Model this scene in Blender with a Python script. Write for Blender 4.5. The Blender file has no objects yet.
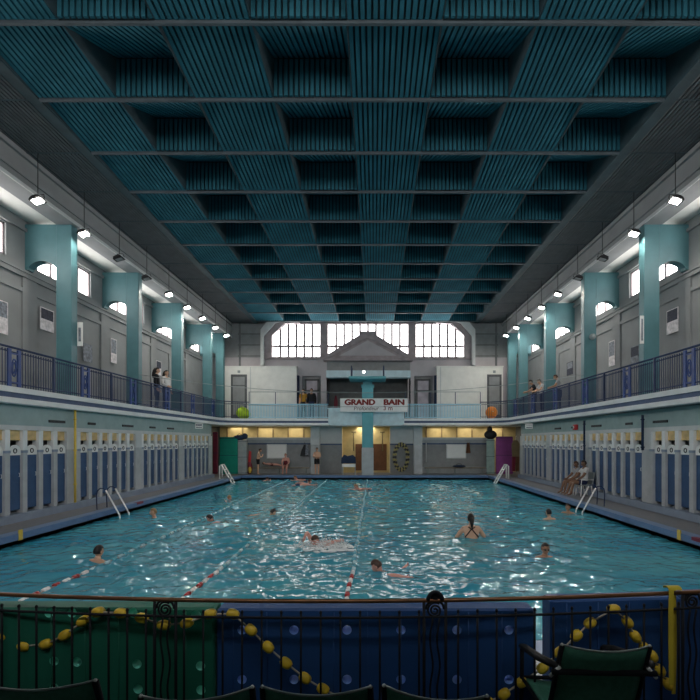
import bpy, bmesh, math, random
import numpy as np
from mathutils import Vector, Matrix, Euler
from mathutils.bvhtree import BVHTree
random.seed(7)
rng = np.random.default_rng(5)
SC = bpy.context.scene
COL = SC.collection
PI = math.pi

# ------------------------------------------------------------------ camera
EYE = 2.2
cd = bpy.data.cameras.new('camera'); cam = bpy.data.objects.new('camera', cd); COL.objects.link(cam)
cam.location = (0, 0, EYE); cam.rotation_euler = (PI/2, 0, 0)
cd.sensor_width = 36; cd.lens = 460/700*36; cd.shift_x = -24/700; cd.shift_y = 91/700
cd.clip_start = .05; cd.clip_end = 200
SC.camera = cam
SC.view_settings.view_transform = 'Standard'; SC.view_settings.look = 'None'
SC.view_settings.gamma = 1; SC.view_settings.use_curve_mapping = False
SC.view_settings.exposure = 1.25
def PX(px, Y): return (px-374)*Y/460
def PZ(py, Y): return EYE+(441-py)*Y/460

# ------------------------------------------------------------------ materials
def new_mat(name):
    m = bpy.data.materials.new(name); m.use_nodes = True
    nt = m.node_tree; nt.nodes.clear()
    out = nt.nodes.new('ShaderNodeOutputMaterial')
    return m, nt, out
def mat(name, col, rough=.6, metal=0, var=.18, scale=3.0, bump=0.0, spec=.4, coat=0):
    m, nt, out = new_mat(name)
    p = nt.nodes.new('ShaderNodeBsdfPrincipled')
    p.inputs['Roughness'].default_value = rough; p.inputs['Metallic'].default_value = metal
    p.inputs['Specular IOR Level'].default_value = spec
    p.inputs['Coat Weight'].default_value = coat
    tc = nt.nodes.new('ShaderNodeTexCoord'); n = nt.nodes.new('ShaderNodeTexNoise')
    n.inputs['Scale'].default_value = scale; n.inputs['Detail'].default_value = 4
    nt.links.new(tc.outputs['Object'], n.inputs['Vector'])
    r = nt.nodes.new('ShaderNodeValToRGB')
    c = np.array(col[:3])
    r.color_ramp.elements[0].color = (*np.clip(c*(1-var), 0, 1), 1); r.color_ramp.elements[0].position = .3
    r.color_ramp.elements[1].color = (*np.clip(c*(1+var), 0, 1), 1); r.color_ramp.elements[1].position = .7
    nt.links.new(n.outputs['Fac'], r.inputs['Fac']); nt.links.new(r.outputs['Color'], p.inputs['Base Color'])
    if bump:
        b = nt.nodes.new('ShaderNodeBump'); b.inputs['Strength'].default_value = bump; b.inputs['Distance'].default_value = .02
        n2 = nt.nodes.new('ShaderNodeTexNoise'); n2.inputs['Scale'].default_value = scale*14; n2.inputs['Detail'].default_value = 3
        nt.links.new(tc.outputs['Object'], n2.inputs['Vector'])
        nt.links.new(n2.outputs['Fac'], b.inputs['Height']); nt.links.new(b.outputs['Normal'], p.inputs['Normal'])
    nt.links.new(p.outputs[0], out.inputs[0])
    return m
def tile_mat(name, c1, c2, mortar, size=.12, rough=.4):
    m, nt, out = new_mat(name)
    p = nt.nodes.new('ShaderNodeBsdfPrincipled'); p.inputs['Roughness'].default_value = rough
    tc = nt.nodes.new('ShaderNodeTexCoord'); b = nt.nodes.new('ShaderNodeTexBrick')
    b.offset = 0; b.inputs['Scale'].default_value = 1/size
    b.inputs['Brick Width'].default_value = 1; b.inputs['Row Height'].default_value = 1
    b.inputs['Mortar Size'].default_value = .05
    b.inputs['Color1'].default_value = (*c1, 1); b.inputs['Color2'].default_value = (*c2, 1); b.inputs['Mortar'].default_value = (*mortar, 1)
    nt.links.new(tc.outputs['Object'], b.inputs['Vector'])
    nt.links.new(b.outputs['Color'], p.inputs['Base Color']); nt.links.new(p.outputs[0], out.inputs[0])
    return m
def emit(name, col, s):
    m, nt, out = new_mat(name)
    e = nt.nodes.new('ShaderNodeEmission'); e.inputs[0].default_value = (*col, 1); e.inputs[1].default_value = s
    nt.links.new(e.outputs[0], out.inputs[0]); return m

M = {}
M['wall'] = mat('grey_plaster', (.27, .28, .285), .8, var=.10, scale=1.2, bump=.1)
M['farwall'] = mat('mauve_plaster', (.47, .44, .46), .8, var=.08, scale=1.5)
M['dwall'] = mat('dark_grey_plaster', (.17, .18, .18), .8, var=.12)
M['panelwall'] = mat('grey_panelling', (.28, .29, .295), .8, var=.1)
M['slabwhite'] = mat('gallery_edge_white', (.80, .82, .82), .5, var=.05)
M['white'] = mat('white_paint', (.60, .62, .62), .55, var=.06)
M['cream'] = mat('cream_paint', (.80, .80, .76), .6, var=.05)
M['teal'] = mat('teal_paint', (.09, .215, .24), .45, var=.10, scale=2)
M['towerteal'] = mat('tower_teal_paint', (.12, .42, .48), .45, var=.08, scale=2)
M['soffit'] = mat('sea_green_grey_paint', (.32, .43, .43), .6, var=.08)
M['slat'] = mat('teal_ceiling_slat', (.034, .155, .205), .9, var=.2, scale=1.3, spec=.1)
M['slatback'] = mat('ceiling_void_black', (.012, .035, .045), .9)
M['greyslat'] = mat('grey_ceiling_slat', (.15, .155, .165), .7, var=.12)
M['barm'] = mat('grey_ceiling_bar', (.085, .11, .125), .6)
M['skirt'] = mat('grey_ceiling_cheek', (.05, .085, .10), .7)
M['deck'] = tile_mat('grey_deck_tile', (.17, .17, .175), (.145, .145, .15), (.12, .12, .13), .1, .5)
M['neardeck'] = tile_mat('pale_deck_tile', (.62, .62, .60), (.56, .56, .54), (.4, .4, .4), .1, .5)
M['step'] = mat('blue_grey_step', (.25, .31, .40), .45, var=.08)
M['rim'] = mat('blue_rim', (.12, .20, .36), .35, var=.12)
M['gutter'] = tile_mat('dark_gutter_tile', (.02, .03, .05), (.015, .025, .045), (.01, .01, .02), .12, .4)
M['basin'] = tile_mat('aqua_basin_tile', (.10, .42, .50), (.08, .38, .47), (.2, .5, .55), .15, .4)
M['laneblue'] = mat('blue_lane_line_tile', (.02, .10, .30), .4)
M['bandblue'] = mat('navy_band_paint', (.07, .11, .21), .5)
M['railblue'] = mat('navy_rail_paint', (.025, .045, .11), .4)
M['ornblue'] = mat('royal_blue_ironwork', (.03, .07, .24), .4)
M['paleblue'] = mat('pale_blue_paint', (.40, .68, .82), .5, var=.08)
M['parapet'] = mat('pale_grey_blue_paint', (.60, .76, .82), .6, var=.1)
M['doorblue'] = mat('cabin_door_blue', (.04, .095, .21), .45, var=.12)
M['pilgrey'] = mat('pilaster_grey', (.45, .475, .49), .6, var=.1)
M['ochre'] = mat('ochre_transom', (.78, .56, .26), .6, var=.25, scale=4)
M['ochrewall'] = mat('ochre_wall', (.62, .50, .25), .7, var=.1)
M['black'] = mat('black_rubber', (.012, .012, .014), .6)
M['iron'] = mat('black_wrought_iron', (.008, .009, .012), .7, spec=.2)
M['copper'] = mat('brown_handrail', (.16, .075, .035), .3, metal=.6, var=.25, scale=8)
M['steel'] = mat('polished_steel', (.85, .85, .84), .35, metal=.5, var=.03)
M['whiteplastic'] = mat('white_plastic', (.85, .85, .83), .4, var=.03)
M['yellow'] = mat('yellow_paint', (.72, .52, .08), .45, var=.1)
M['yfloat'] = mat('yellow_float', (.66, .46, .035), .4, var=.15, scale=20)
M['coilyellow'] = mat('faded_yellow_float', (.42, .37, .16), .6)
M['coildark'] = mat('charcoal_float', (.06, .06, .06), .6)
M['strap'] = mat('yellow_webbing', (.50, .40, .03), .7)
M['matgreen'] = mat('green_foam', (.009, .125, .08), .6, var=.1, bump=.1)
M['matblue'] = mat('blue_foam', (.011, .055, .18), .6, var=.1, bump=.1)
M['holegreen'] = mat('green_foam_hole_lit', (.16, .62, .50), .7)  # hole walls: foam colour lightened to paint in light coming through from the pool
M['holeblue'] = mat('blue_foam_hole_lit', (.18, .36, .75), .7)  # same painted-in light for the holes of the blue mats
M['fargreen'] = mat('green_mat', (.0, .24, .17), .6, var=.1)
M['magenta'] = mat('magenta_mat', (.25, .055, .22), .6, var=.12)
M['maroon'] = mat('maroon_board', (.20, .02, .045), .5)
M['red'] = mat('red_plastic', (.55, .04, .04), .4)
M['darkred'] = mat('dark_red_lettering', (.22, .015, .012), .5, var=.05)
M['lettergrey'] = mat('dark_lettering', (.09, .045, .04), .5, var=.05)
M['fabricgreen'] = mat('dark_green_sling', (.06, .22, .15), .7, var=.15, scale=40)
M['rope'] = mat('grey_rope', (.35, .32, .27), .8)
M['wood'] = mat('bench_wood', (.25, .19, .10), .6)
M['brown'] = mat('brown_cloth', (.16, .075, .04), .9)
M['limegreen'] = mat('lime_green_vinyl', (.42, .62, .02), .5)
M['orange'] = mat('orange_vinyl', (.80, .25, .03), .5)
M['navy'] = mat('navy_bag', (.015, .03, .07), .8)
M['greymetal'] = mat('grey_metal', (.32, .36, .36), .5, metal=.2)
M['green_grey'] = mat('green_grey_panel', (.26, .36, .33), .6)
M['darkdoor'] = mat('dark_grey_door', (.10, .105, .11), .5)
M['glasspink'] = mat('dull_frosted_glass', (.40, .37, .42), .3)
M['mullion'] = mat('mauve_mullion', (.22, .19, .20), .6)
M['winframe'] = mat('mauve_frame', (.34, .29, .30), .6)
M['poster'] = mat('poster_paper', (.75, .70, .72), .6, var=.25, scale=9)
M['posterdark'] = mat('poster_dark_print', (.03, .035, .06), .6, var=.5, scale=12)
M['postermid'] = mat('poster_grey_print', (.22, .24, .28), .6, var=.5, scale=9)
M['foam'] = mat('white_water_foam', (.85, .90, .90), .4)
SKIN = {'a': mat('skin_light', (.66, .40, .27), .5, var=.06), 'b': mat('skin_tan', (.42, .23, .14), .5, var=.06),
        'd': mat('skin_brown', (.22, .12, .075), .5, var=.06), 'c': mat('skin_pink', (.66, .34, .27), .5, var=.06)}
HAIRM = {'dark': mat('hair_dark', (.012, .009, .008), .5), 'brown': mat('hair_brown', (.06, .03, .018), .5),
         'fair': mat('hair_fair', (.30, .17, .08), .6)}
CL = {'black': mat('cloth_black', (.012, .012, .015), .9), 'jeans': mat('cloth_denim', (.05, .08, .16), .9),
      'white': mat('cloth_white', (.62, .62, .62), .9), 'grey': mat('cloth_grey', (.33, .34, .36), .9),
      'mustard': mat('cloth_mustard', (.42, .22, .03), .9), 'maroon': mat('cloth_maroon', (.14, .02, .03), .9),
      'navy': mat('cloth_navy', (.02, .03, .08), .9), 'bluecap': mat('cap_blue', (.03, .09, .3), .5)}
M['daylight'] = emit('frosted_daylight_pane', (1.0, .97, .96), 3.9)
M['backlight'] = emit('frosted_back_pane', (1.0, .97, .96), 2.6)
M['sidelight'] = emit('frosted_side_pane', (1.0, .965, .94), 3.8)
M['lampon'] = emit('floodlight_lens_lit', (1.0, .95, .86), 160)
M['lampdim'] = mat('floodlight_lens_unlit', (.35, .36, .36), .2)
M['bulb'] = emit('warm_lamp', (1.0, .80, .45), 9)
M['bulbwhite'] = emit('white_lamp', (1.0, .97, .9), 10)
def water_mat():
    m, nt, out = new_mat('pool_water')
    tc = nt.nodes.new('ShaderNodeTexCoord')
    n1 = nt.nodes.new('ShaderNodeTexNoise'); n1.inputs['Scale'].default_value = 8.0; n1.inputs['Detail'].default_value = 3
    mp = nt.nodes.new('ShaderNodeMapping'); mp.inputs['Scale'].default_value = (.8, 1.5, 1)
    nt.links.new(tc.outputs['Object'], mp.inputs['Vector']); nt.links.new(mp.outputs[0], n1.inputs['Vector'])
    b = nt.nodes.new('ShaderNodeBump'); b.inputs['Strength'].default_value = .5; b.inputs['Distance'].default_value = .01
    nt.links.new(n1.outputs['Fac'], b.inputs['Height'])
    n3 = nt.nodes.new('ShaderNodeTexNoise'); n3.inputs['Scale'].default_value = .5; n3.inputs['Detail'].default_value = 4
    nt.links.new(tc.outputs['Object'], n3.inputs['Vector'])
    cr = nt.nodes.new('ShaderNodeValToRGB')
    cr.color_ramp.elements[0].color = (.045, .36, .53, 1); cr.color_ramp.elements[0].position = .35
    cr.color_ramp.elements[1].color = (.13, .54, .62, 1); cr.color_ramp.elements[1].position = .7
    nt.links.new(n3.outputs['Fac'], cr.inputs['Fac'])
    d = nt.nodes.new('ShaderNodeBsdfDiffuse'); nt.links.new(cr.outputs[0], d.inputs['Color'])
    nt.links.new(b.outputs[0], d.inputs['Normal'])
    t = nt.nodes.new('ShaderNodeBsdfTransparent'); t.inputs[0].default_value = (.55, .86, .90, 1)
    mx = nt.nodes.new('ShaderNodeMixShader'); mx.inputs[0].default_value = .32
    nt.links.new(d.outputs[0], mx.inputs[1]); nt.links.new(t.outputs[0], mx.inputs[2])
    g = nt.nodes.new('ShaderNodeBsdfGlossy'); g.inputs['Roughness'].default_value = .015
    nt.links.new(b.outputs[0], g.inputs['Normal'])
    f = nt.nodes.new('ShaderNodeFresnel'); f.inputs['IOR'].default_value = 1.5
    nt.links.new(b.outputs[0], f.inputs['Normal'])
    m2 = nt.nodes.new('ShaderNodeMixShader')
    nt.links.new(f.outputs[0], m2.inputs[0]); nt.links.new(mx.outputs[0], m2.inputs[1]); nt.links.new(g.outputs[0], m2.inputs[2])
    nt.links.new(m2.outputs[0], out.inputs[0])
    return m
M['water'] = water_mat()

# ------------------------------------------------------------------ mesh helpers
class MB:
    def __init__(s): s.v = []; s.f = []; s.m = []; s.mats = []; s.smooth = []
    def slot(s, m):
        if m not in s.mats: s.mats.append(m)
        return s.mats.index(m)
    def add(s, vs, fs, m, smooth=False):
        b = len(s.v); k = s.slot(m)
        s.v += [tuple(v) for v in vs]
        for f in fs: s.f.append([b+i for i in f]); s.m.append(k); s.smooth.append(smooth)
    def box(s, x0, x1, y0, y1, z0, z1, m):
        vs = [(x0,y0,z0),(x1,y0,z0),(x1,y1,z0),(x0,y1,z0),(x0,y0,z1),(x1,y0,z1),(x1,y1,z1),(x0,y1,z1)]
        s.add(vs, [(0,3,2,1),(4,5,6,7),(0,1,5,4),(1,2,6,5),(2,3,7,6),(3,0,4,7)], m)
    def cbox(s, x0, x1, y0, y1, z0, z1, m, c=.01):
        # box with chamfered vertical and top edges
        def ring(e, z): return [(x0+e+c,y0+e,z),(x1-e-c,y0+e,z),(x1-e,y0+e+c,z),(x1-e,y1-e-c,z),(x1-e-c,y1-e,z),(x0+e+c,y1-e,z),(x0+e,y1-e-c,z),(x0+e,y0+e+c,z)]
        rs = [ring(c, z0), ring(0, z0+c), ring(0, z1-c), ring(c, z1)]
        vs = sum(rs, []); fs = []
        for k in range(3):
            for i in range(8): j = (i+1) % 8; fs.append((k*8+i, k*8+j, k*8+8+j, k*8+8+i))
        fs.append(tuple(range(7, -1, -1))); fs.append(tuple(range(24, 32)))
        s.add(vs, fs, m)
    def prism(s, pts, axis, a, b, m):
        # polygon pts extruded along axis from a to b
        def mk(p, t):
            if axis == 'y': return (p[0], t, p[1])
            if axis == 'x': return (t, p[0], p[1])
            return (p[0], p[1], t)
        n = len(pts); vs = [mk(p, a) for p in pts]+[mk(p, b) for p in pts]
        fs = [tuple(range(n)), tuple(range(2*n-1, n-1, -1))]+[(i, n+i, n+(i+1) % n, (i+1) % n) for i in range(n)]
        s.add(vs, fs, m)
    def tube(s, pts, r, m, n=8, caps=True, closed=False):
        P = [Vector(p) for p in pts]; N = len(P)
        R = r if isinstance(r, (list, tuple)) else [r]*N
        vs = []; prev = None
        for i in range(N):
            if closed: t = P[(i+1) % N]-P[i-1]
            else: t = P[min(i+1, N-1)]-P[max(i-1, 0)]
            t.normalize()
            if prev is None:
                u = t.orthogonal().normalized()
            else:
                u = (prev-t*prev.dot(t))
                u = u.normalized() if u.length > 1e-6 else t.orthogonal().normalized()
            prev = u; w = t.cross(u)
            for k in range(n):
                a = 2*PI*k/n; vs.append(P[i]+(u*math.cos(a)+w*math.sin(a))*R[i])
        fs = []
        for i in range(N if closed else N-1):
            j = (i+1) % N
            for k in range(n):
                l = (k+1) % n; fs.append((i*n+k, i*n+l, j*n+l, j*n+k))
        if caps and not closed: fs += [tuple(range(n-1, -1, -1)), tuple(range((N-1)*n, N*n))]
        s.add(vs, fs, m, True)
    def sweep(s, path, prof, m):
        # path: list of (x,y) ; prof: closed list of (offset outward(left normal), z)
        n = len(prof); vs = []; N = len(path)
        for i in range(N):
            a = Vector(path[max(i-1, 0)]); b = Vector(path[min(i+1, N-1)])
            t = (b-a).normalized(); nn = Vector((-t.y, t.x))
            for o, z in prof:
                q = Vector(path[i])+nn*o; vs.append((q.x, q.y, z))
        fs = []
        for i in range(N-1):
            for k in range(n):
                l = (k+1) % n; fs.append((i*n+k, i*n+l, (i+1)*n+l, (i+1)*n+k))
        fs += [tuple(range(n-1, -1, -1)), tuple(range((N-1)*n, N*n))]
        s.add(vs, fs, m)
    def ell(s, c, r, m, nu=14, nv=9, rot=None):
        vs = []; R = rot or Matrix.Identity(3); c = Vector(c)
        vs.append(c+R @ Vector((0,0,r[2])))
        for j in range(1, nv):
            th = PI*j/nv
            for i in range(nu):
                ph = 2*PI*i/nu
                vs.append(c+R @ Vector((r[0]*math.sin(th)*math.cos(ph), r[1]*math.sin(th)*math.sin(ph), r[2]*math.cos(th))))
        vs.append(c+R @ Vector((0,0,-r[2])))
        fs = [(0, 1+i, 1+(i+1) % nu) for i in range(nu)]
        for j in range(nv-2):
            for i in range(nu):
                a = 1+j*nu+i; b = 1+j*nu+(i+1) % nu; fs.append((a, a+nu, b+nu, b))
        L = len(vs)-1; o = 1+(nv-2)*nu
        fs += [(L, o+(i+1) % nu, o+i) for i in range(nu)]
        s.add(vs, fs, m, True)
    def lathe(s, prof, m, c=(0,0,0), n=16, axis='z'):
        vs = []; 
        for r, h in prof:
            for k in range(n):
                a = 2*PI*k/n; x, y = r*math.cos(a), r*math.sin(a)
                p = (x, y, h) if axis == 'z' else ((x, h, y) if axis == 'y' else (h, x, y))
                vs.append((p[0]+c[0], p[1]+c[1], p[2]+c[2]))
        fs = []
        for i in range(len(prof)-1):
            for k in range(n):
                l = (k+1) % n; fs.append((i*n+k, i*n+l, (i+1)*n+l, (i+1)*n+k))
        fs += [tuple(range(n-1, -1, -1)), tuple(range((len(prof)-1)*n, len(prof)*n))]
        s.add(vs, fs, m, True)
    def mesh(s, name):
        me = bpy.data.meshes.new(name); me.from_pydata(s.v, [], s.f)
        for m in s.mats: me.materials.append(m)
        me.polygons.foreach_set('material_index', s.m); me.polygons.foreach_set('use_smooth', s.smooth)
        me.update()
        bm = bmesh.new(); bm.from_mesh(me); bmesh.ops.recalc_face_normals(bm, faces=bm.faces); bm.to_mesh(me); bm.free()
        return me
    def build(s, name, parent=None, loc=None):
        o = bpy.data.objects.new(name, s.mesh(name)); COL.objects.link(o)
        if loc: o.location = loc
        if parent: o.parent = parent
        return o
def tag(o, label, cat, group=None):
    o['label'] = label; o['category'] = cat
    if group: o['group'] = group
    return o
def struct(o): o['kind'] = 'structure'; return o
def stuff(o): o['kind'] = 'stuff'; return o
def empty(name, loc, label, cat, rz=0, group=None):
    o = bpy.data.objects.new(name, None); COL.objects.link(o); o.empty_display_size = .1
    o.location = loc; o.rotation_euler = (0, 0, rz); return tag(o, label, cat, group)
def kids(o): return KID.get(o.name, [])
def copy_tree(o, parent=None):
    c = o.copy(); COL.objects.link(c)
    if parent: c.parent = parent
    for ch in [q for q in COL.objects if q.parent == o]: copy_tree(ch, c)
    return c
ORD = ['first','second','third','fourth','fifth','sixth','seventh','eighth','ninth','tenth','eleventh','twelfth',
       'thirteenth','fourteenth','fifteenth','sixteenth','seventeenth','eighteenth','nineteenth','twentieth',
       'twenty-first','twenty-second','twenty-third','twenty-fourth']

# ------------------------------------------------------------------ dimensions
PL, PR, PN, PF = -8.4, 7.25, 5.05, 29.3
WZ = -.27
CLX, CRX = -9.8, 8.85            # cabin fronts
EL, ER = -9.6, 8.4               # gallery edges
GL, GR = -11.2, 10.1             # gallery walls
SB, SF = 3.2, 3.65               # slab bottom, gallery floor
ZC = 10.17; VL, VR = -9.6, 8.65  # ceiling and eaves
BL, BR = -7.8, 6.77              # blue ceiling field
FY = 31.0                        # far wall
BF = 29.62                       # far balcony front
BACK = -3.0
PIER = [10.7, 14.9, 19.1, 23.3, 27.5]

# ------------------------------------------------------------------ setting: floor, pool
b = MB()
b.box(-11.2, PL-.12, BACK, FY+.3, -.5, 0, M['deck']); b.box(PR+.12, 10.1, BACK, FY+.3, -.5, 0, M['deck'])
b.box(PL-.12, PR+.12, PF+.12, FY+2.5, -.5, 0, M['deck'])
struct(b.build('floor'))
b = MB(); b.box(PL-.12, PR+.12, BACK, PN-.12, -.5, 0, M['neardeck']); struct(b.build('floor_near'))
b = MB()
b.box(-4.2, 4.2, BACK, 3.3, 0.002, .4, M['dwall'])
struct(b.build('floor_platform'))
# rim: overhanging blue coping, dark gutter under it
b = MB()
for x0, x1 in ((PL-.32, PL), (PR, PR+.32)): b.box(x0, x1, PN-.3, PF+.3, -.14, .012, M['rim'])
b.box(PL, PR, PF, PF+.32, -.14, .012, M['rim']); b.box(PL, PR, PN-.32, PN, -.14, .012, M['rim'])
struct(b.build('trim_1'))
b = MB()
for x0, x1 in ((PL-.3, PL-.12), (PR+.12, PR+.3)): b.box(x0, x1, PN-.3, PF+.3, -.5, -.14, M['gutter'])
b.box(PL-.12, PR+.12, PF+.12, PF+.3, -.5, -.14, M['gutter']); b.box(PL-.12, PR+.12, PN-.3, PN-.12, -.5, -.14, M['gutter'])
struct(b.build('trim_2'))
b = MB(); D = -2.6
b.box(PL-.3, PR+.3, PN-.3, PF+.3, D-.1, D, M['basin'])
for x0, x1 in ((PL-.3, PL-.12), (PR+.12, PR+.3)): b.box(x0, x1, PN-.3, PF+.3, D, -.5, M['basin'])
for y0, y1 in ((PN-.3, PN-.12), (PF+.12, PF+.3)): b.box(PL-.12, PR+.12, y0, y1, D, -.5, M['basin'])
for x in (-6.6, -4.2, -1.7, .8, 3.3, 5.6): b.box(x-.2, x+.2, PN+.8, PF-1, D, D+.006, M['laneblue'])
struct(b.build('pool_basin'))
# water: real ripples
def water():
    x0, x1, y0, y1 = PL-.12, PR+.12, PN-.12, PF+.12
    nx, ny = 380, 560
    xs = np.linspace(x0, x1, nx); ys = y0+(y1-y0)*(np.linspace(0, 1, ny)**1.5*.75+np.linspace(0, 1, ny)*.25)
    X, Y = np.meshgrid(xs, ys); Z = np.zeros_like(X)
    for k in range(80):
        lam = .13*(1.1/.13)**(rng.random()**1.5); th = rng.normal(PI/2, .8)
        a = .054*lam/(2*PI); ph = rng.random()*2*PI
        warp = .5*np.sin(X*.9+k)+.5*np.sin(Y*.8+2*k)
        Z += a*np.sin(2*PI/lam*(X*math.cos(th)+Y*math.sin(th))+ph+warp)*(.65+.5*np.sin(X*.8*math.cos(k)+Y*.5*math.sin(k*1.7)+k))
    # calmer by the side rims
    env = .55+.45*np.clip(np.minimum(X-x0, x1-X)/3.5, 0, 1)
    env *= .75+.35*np.sin(X*.45+1.0)*np.sin(Y*.33+.5)
    Z = Z*env
    v = np.stack([X, Y, Z+WZ], -1).reshape(-1, 3)
    idx = np.arange(nx*ny).reshape(ny, nx)
    f = np.stack([idx[:-1,:-1], idx[:-1,1:], idx[1:,1:], idx[1:,:-1]], -1).reshape(-1, 4)
    me = bpy.data.meshes.new('pool_water'); me.from_pydata(v.tolist(), [], f.tolist()); me.materials.append(M['water'])
    me.polygons.foreach_set('use_smooth', [True]*len(me.polygons)); me.update()
    o = bpy.data.objects.new('pool_water', me); COL.objects.link(o); return o
wo = water(); stuff(wo); tag(wo, 'rippled teal water filling the long indoor pool', 'water')

# ------------------------------------------------------------------ setting: lower side walls
for nm, s, cx, edge, gx in (('left', -1, CLX, EL, GL), ('right', 1, CRX, ER, GR)):
    lo, hi = sorted((cx-s*.18, gx))
    b = MB(); b.box(*sorted((cx-s*.16, gx)), BACK, 27.8, 0, .21, M['step']); struct(b.build('trim_step_'+nm))
    b = MB()
    b.box(*sorted((cx+s*.03, cx+s*.18)), BACK, 27.8, 2.62, SB, M['soffit'])      # band above the cabins
    b.box(*sorted((gx-s*.12, gx)), BACK, FY+.3, .21 if False else 0, SB, M['dwall'])     # back of the cabins
    b.box(*sorted((cx+s*.05, gx)), 27.62, 27.8, 0, 2.62, M['pilgrey'])
    struct(b.build('wall_lower_'+nm))
    b = MB(); b.box(*sorted((cx-s*.01, cx+s*.16)), 6.6, 27.62, 2.5, 2.63, M['white'])
    struct(b.build('trim_header_'+nm))
    # piers
    b = MB()
    for y in PIER:
        x0, x1 = sorted((cx-s*.03, cx+s*.2))
        b.box(x0, x1, y-.25, y+.25, .21, 1.93, M['pilgrey']); b.box(x0, x1, y-.25, y+.25, 1.93, 2.5, M['white'])
    b.box(*sorted((cx+s*.16, cx+s*.22)), 6.6, 27.62, .21, .22, M['pilgrey'])
    struct(b.build('trim_pier_'+nm))
    b = MB(); b.box(*sorted((cx, cx+s*.2)), BACK, 10.45, .21, 2.5, M['pilgrey']); b.box(*sorted((cx-s*.01, cx+s*.2)), BACK, 6.6, 2.5, 2.63, M['white']); struct(b.build('wall_near_'+nm))
    # slim vents in the band
    for k, (y, w) in enumerate(((14.25, .72), (16.0, .42), (18.35, .8), (20.4, .5), (22.2, .7))):
        b = MB(); xa, xb = sorted((cx+s*.0, cx+s*.03)); b.box(xa, xb, y-w/2, y+w/2, 2.76, 2.84, M['black'])
        for q in range(3): b.box(*sorted((cx-s*.004, cx)), y-w/2, y+w/2, 2.77+q*.025, 2.775+q*.025, M['dwall'])
        tag(b.build('wall_vent'), f'slim black air vent above the {nm} cabins, {ORD[k]} one from the camera', 'vent', 'slim vents above the cabins')

# cabins: prototype facing +x at the origin, front plane x=0, running along +y
def cabin_proto():
    t = empty('changing_cabin', (0,0,0), '', 'changing cabin')
    b = MB(); b.cbox(-.18, .03, -.085, .085, 0, 1.66, M['pilgrey'], .008); b.box(-.175, .036, -.09, .09, 1.66, 1.73, M['step']); b.cbox(-.18, .03, -.085, .085, 1.73, 2.29, M['slabwhite'], .008)
    b.build('pilaster', t)
    b = MB(); b.cbox(-.09, -.05, .09, .53, .09, 1.68, M['doorblue'], .006)
    b.box(-.05, -.044, .14, .48, .2, .85, M['doorblue']); b.box(-.05, -.044, .14, .48, .95, 1.6, M['doorblue'])
    d = b.build('door', t)
    b = MB(); b.tube([(-.048, .47, 1.0), (-.02, .47, 1.0), (-.02, .47, 1.1), (-.048, .47, 1.1)], .008, M['steel'], 6); b.build('door_handle', d)
    # white rounded number plate above the door
    b = MB(); pts = [(.105, 1.60), (.515, 1.60), (.515, 1.75)]+[(.31+.19*math.cos(a), 1.76+.12*math.sin(a)) for a in np.linspace(.1, PI-.1, 9)]+[(.105, 1.75)]
    b.prism(pts, 'x', -.045, -.02, M['whiteplastic']); pl = b.build('number_plate', t)
    b = MB(); b.tube([(-.018, .31+.055*math.cos(a), 1.72+.06*math.sin(a)) for a in np.linspace(0, 2*PI, 13)[:-1]], .014, M['black'], 5, closed=True)
    b.build('number_ring', pl)
    b = MB(); b.box(-.10, -.06, .085, .535, 2.03, 2.29, M['ochre']); b.box(-.06, -.05, .085, .535, 2.01, 2.04, M['ochre'])
    b.build('transom_panel', t)
    return t
cab0 = cabin_proto(); used = False
for nm, s, cx in (('left', -1, CLX), ('right', 1, CRX)):
    k = 0
    for bay, py in reversed(list(enumerate(PIER[:-1]))):
        for i in reversed(range(6)):
            y = py+.25+i*.6167
            if nm == 'left' and y < 10.9: continue
            if nm == 'right' and y < 10.9: continue
            if not used: o = cab0; used = True
            else: o = copy_tree(cab0)
            if s < 0: o.location = (cx, y+.09, .21)
            else: o.location = (cx, y+.09+.52, .21); o.rotation_euler = (0, 0, PI)
            o.name = 'changing_cabin'
            o['label'] = f'narrow blue door changing cabin in the {nm} row, {ORD[k]} one counting from the far end'
            o['group'] = f'blue changing cabins along the {nm} side'
            k += 1
# pipes on the piers
b = MB(); b.tube([(CLX+.12, 14.9, .21), (CLX+.12, 14.9, 3.2)], .035, M['yellow'], 10)
for z in (.8, 1.9, 2.9): b.lathe([(.05, z-.02), (.05, z+.02)], M['yellow'], (CLX+.12, 14.9, 0), 10)
tag(b.build('gas_pipe'), 'thin yellow vertical pipe on the left cabin wall', 'pipe')
for y, l in ((14.95, 'near'), (19.1, 'far')):
    b = MB(); b.tube([(CRX-.12, y, .21 if l == 'far' else 1.9), (CRX-.12, y, 3.05)], .04, M['navy'], 10)
    for z in (2.0, 2.9): b.lathe([(.06, z-.02), (.06, z+.02)], M['navy'], (CRX-.12, y, 0), 10)
    tag(b.build('drain_pipe'), f'dark vertical pipe on the right cabin wall, {"nearer to" if l=="near" else "farther from"} the camera', 'pipe')
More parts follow.
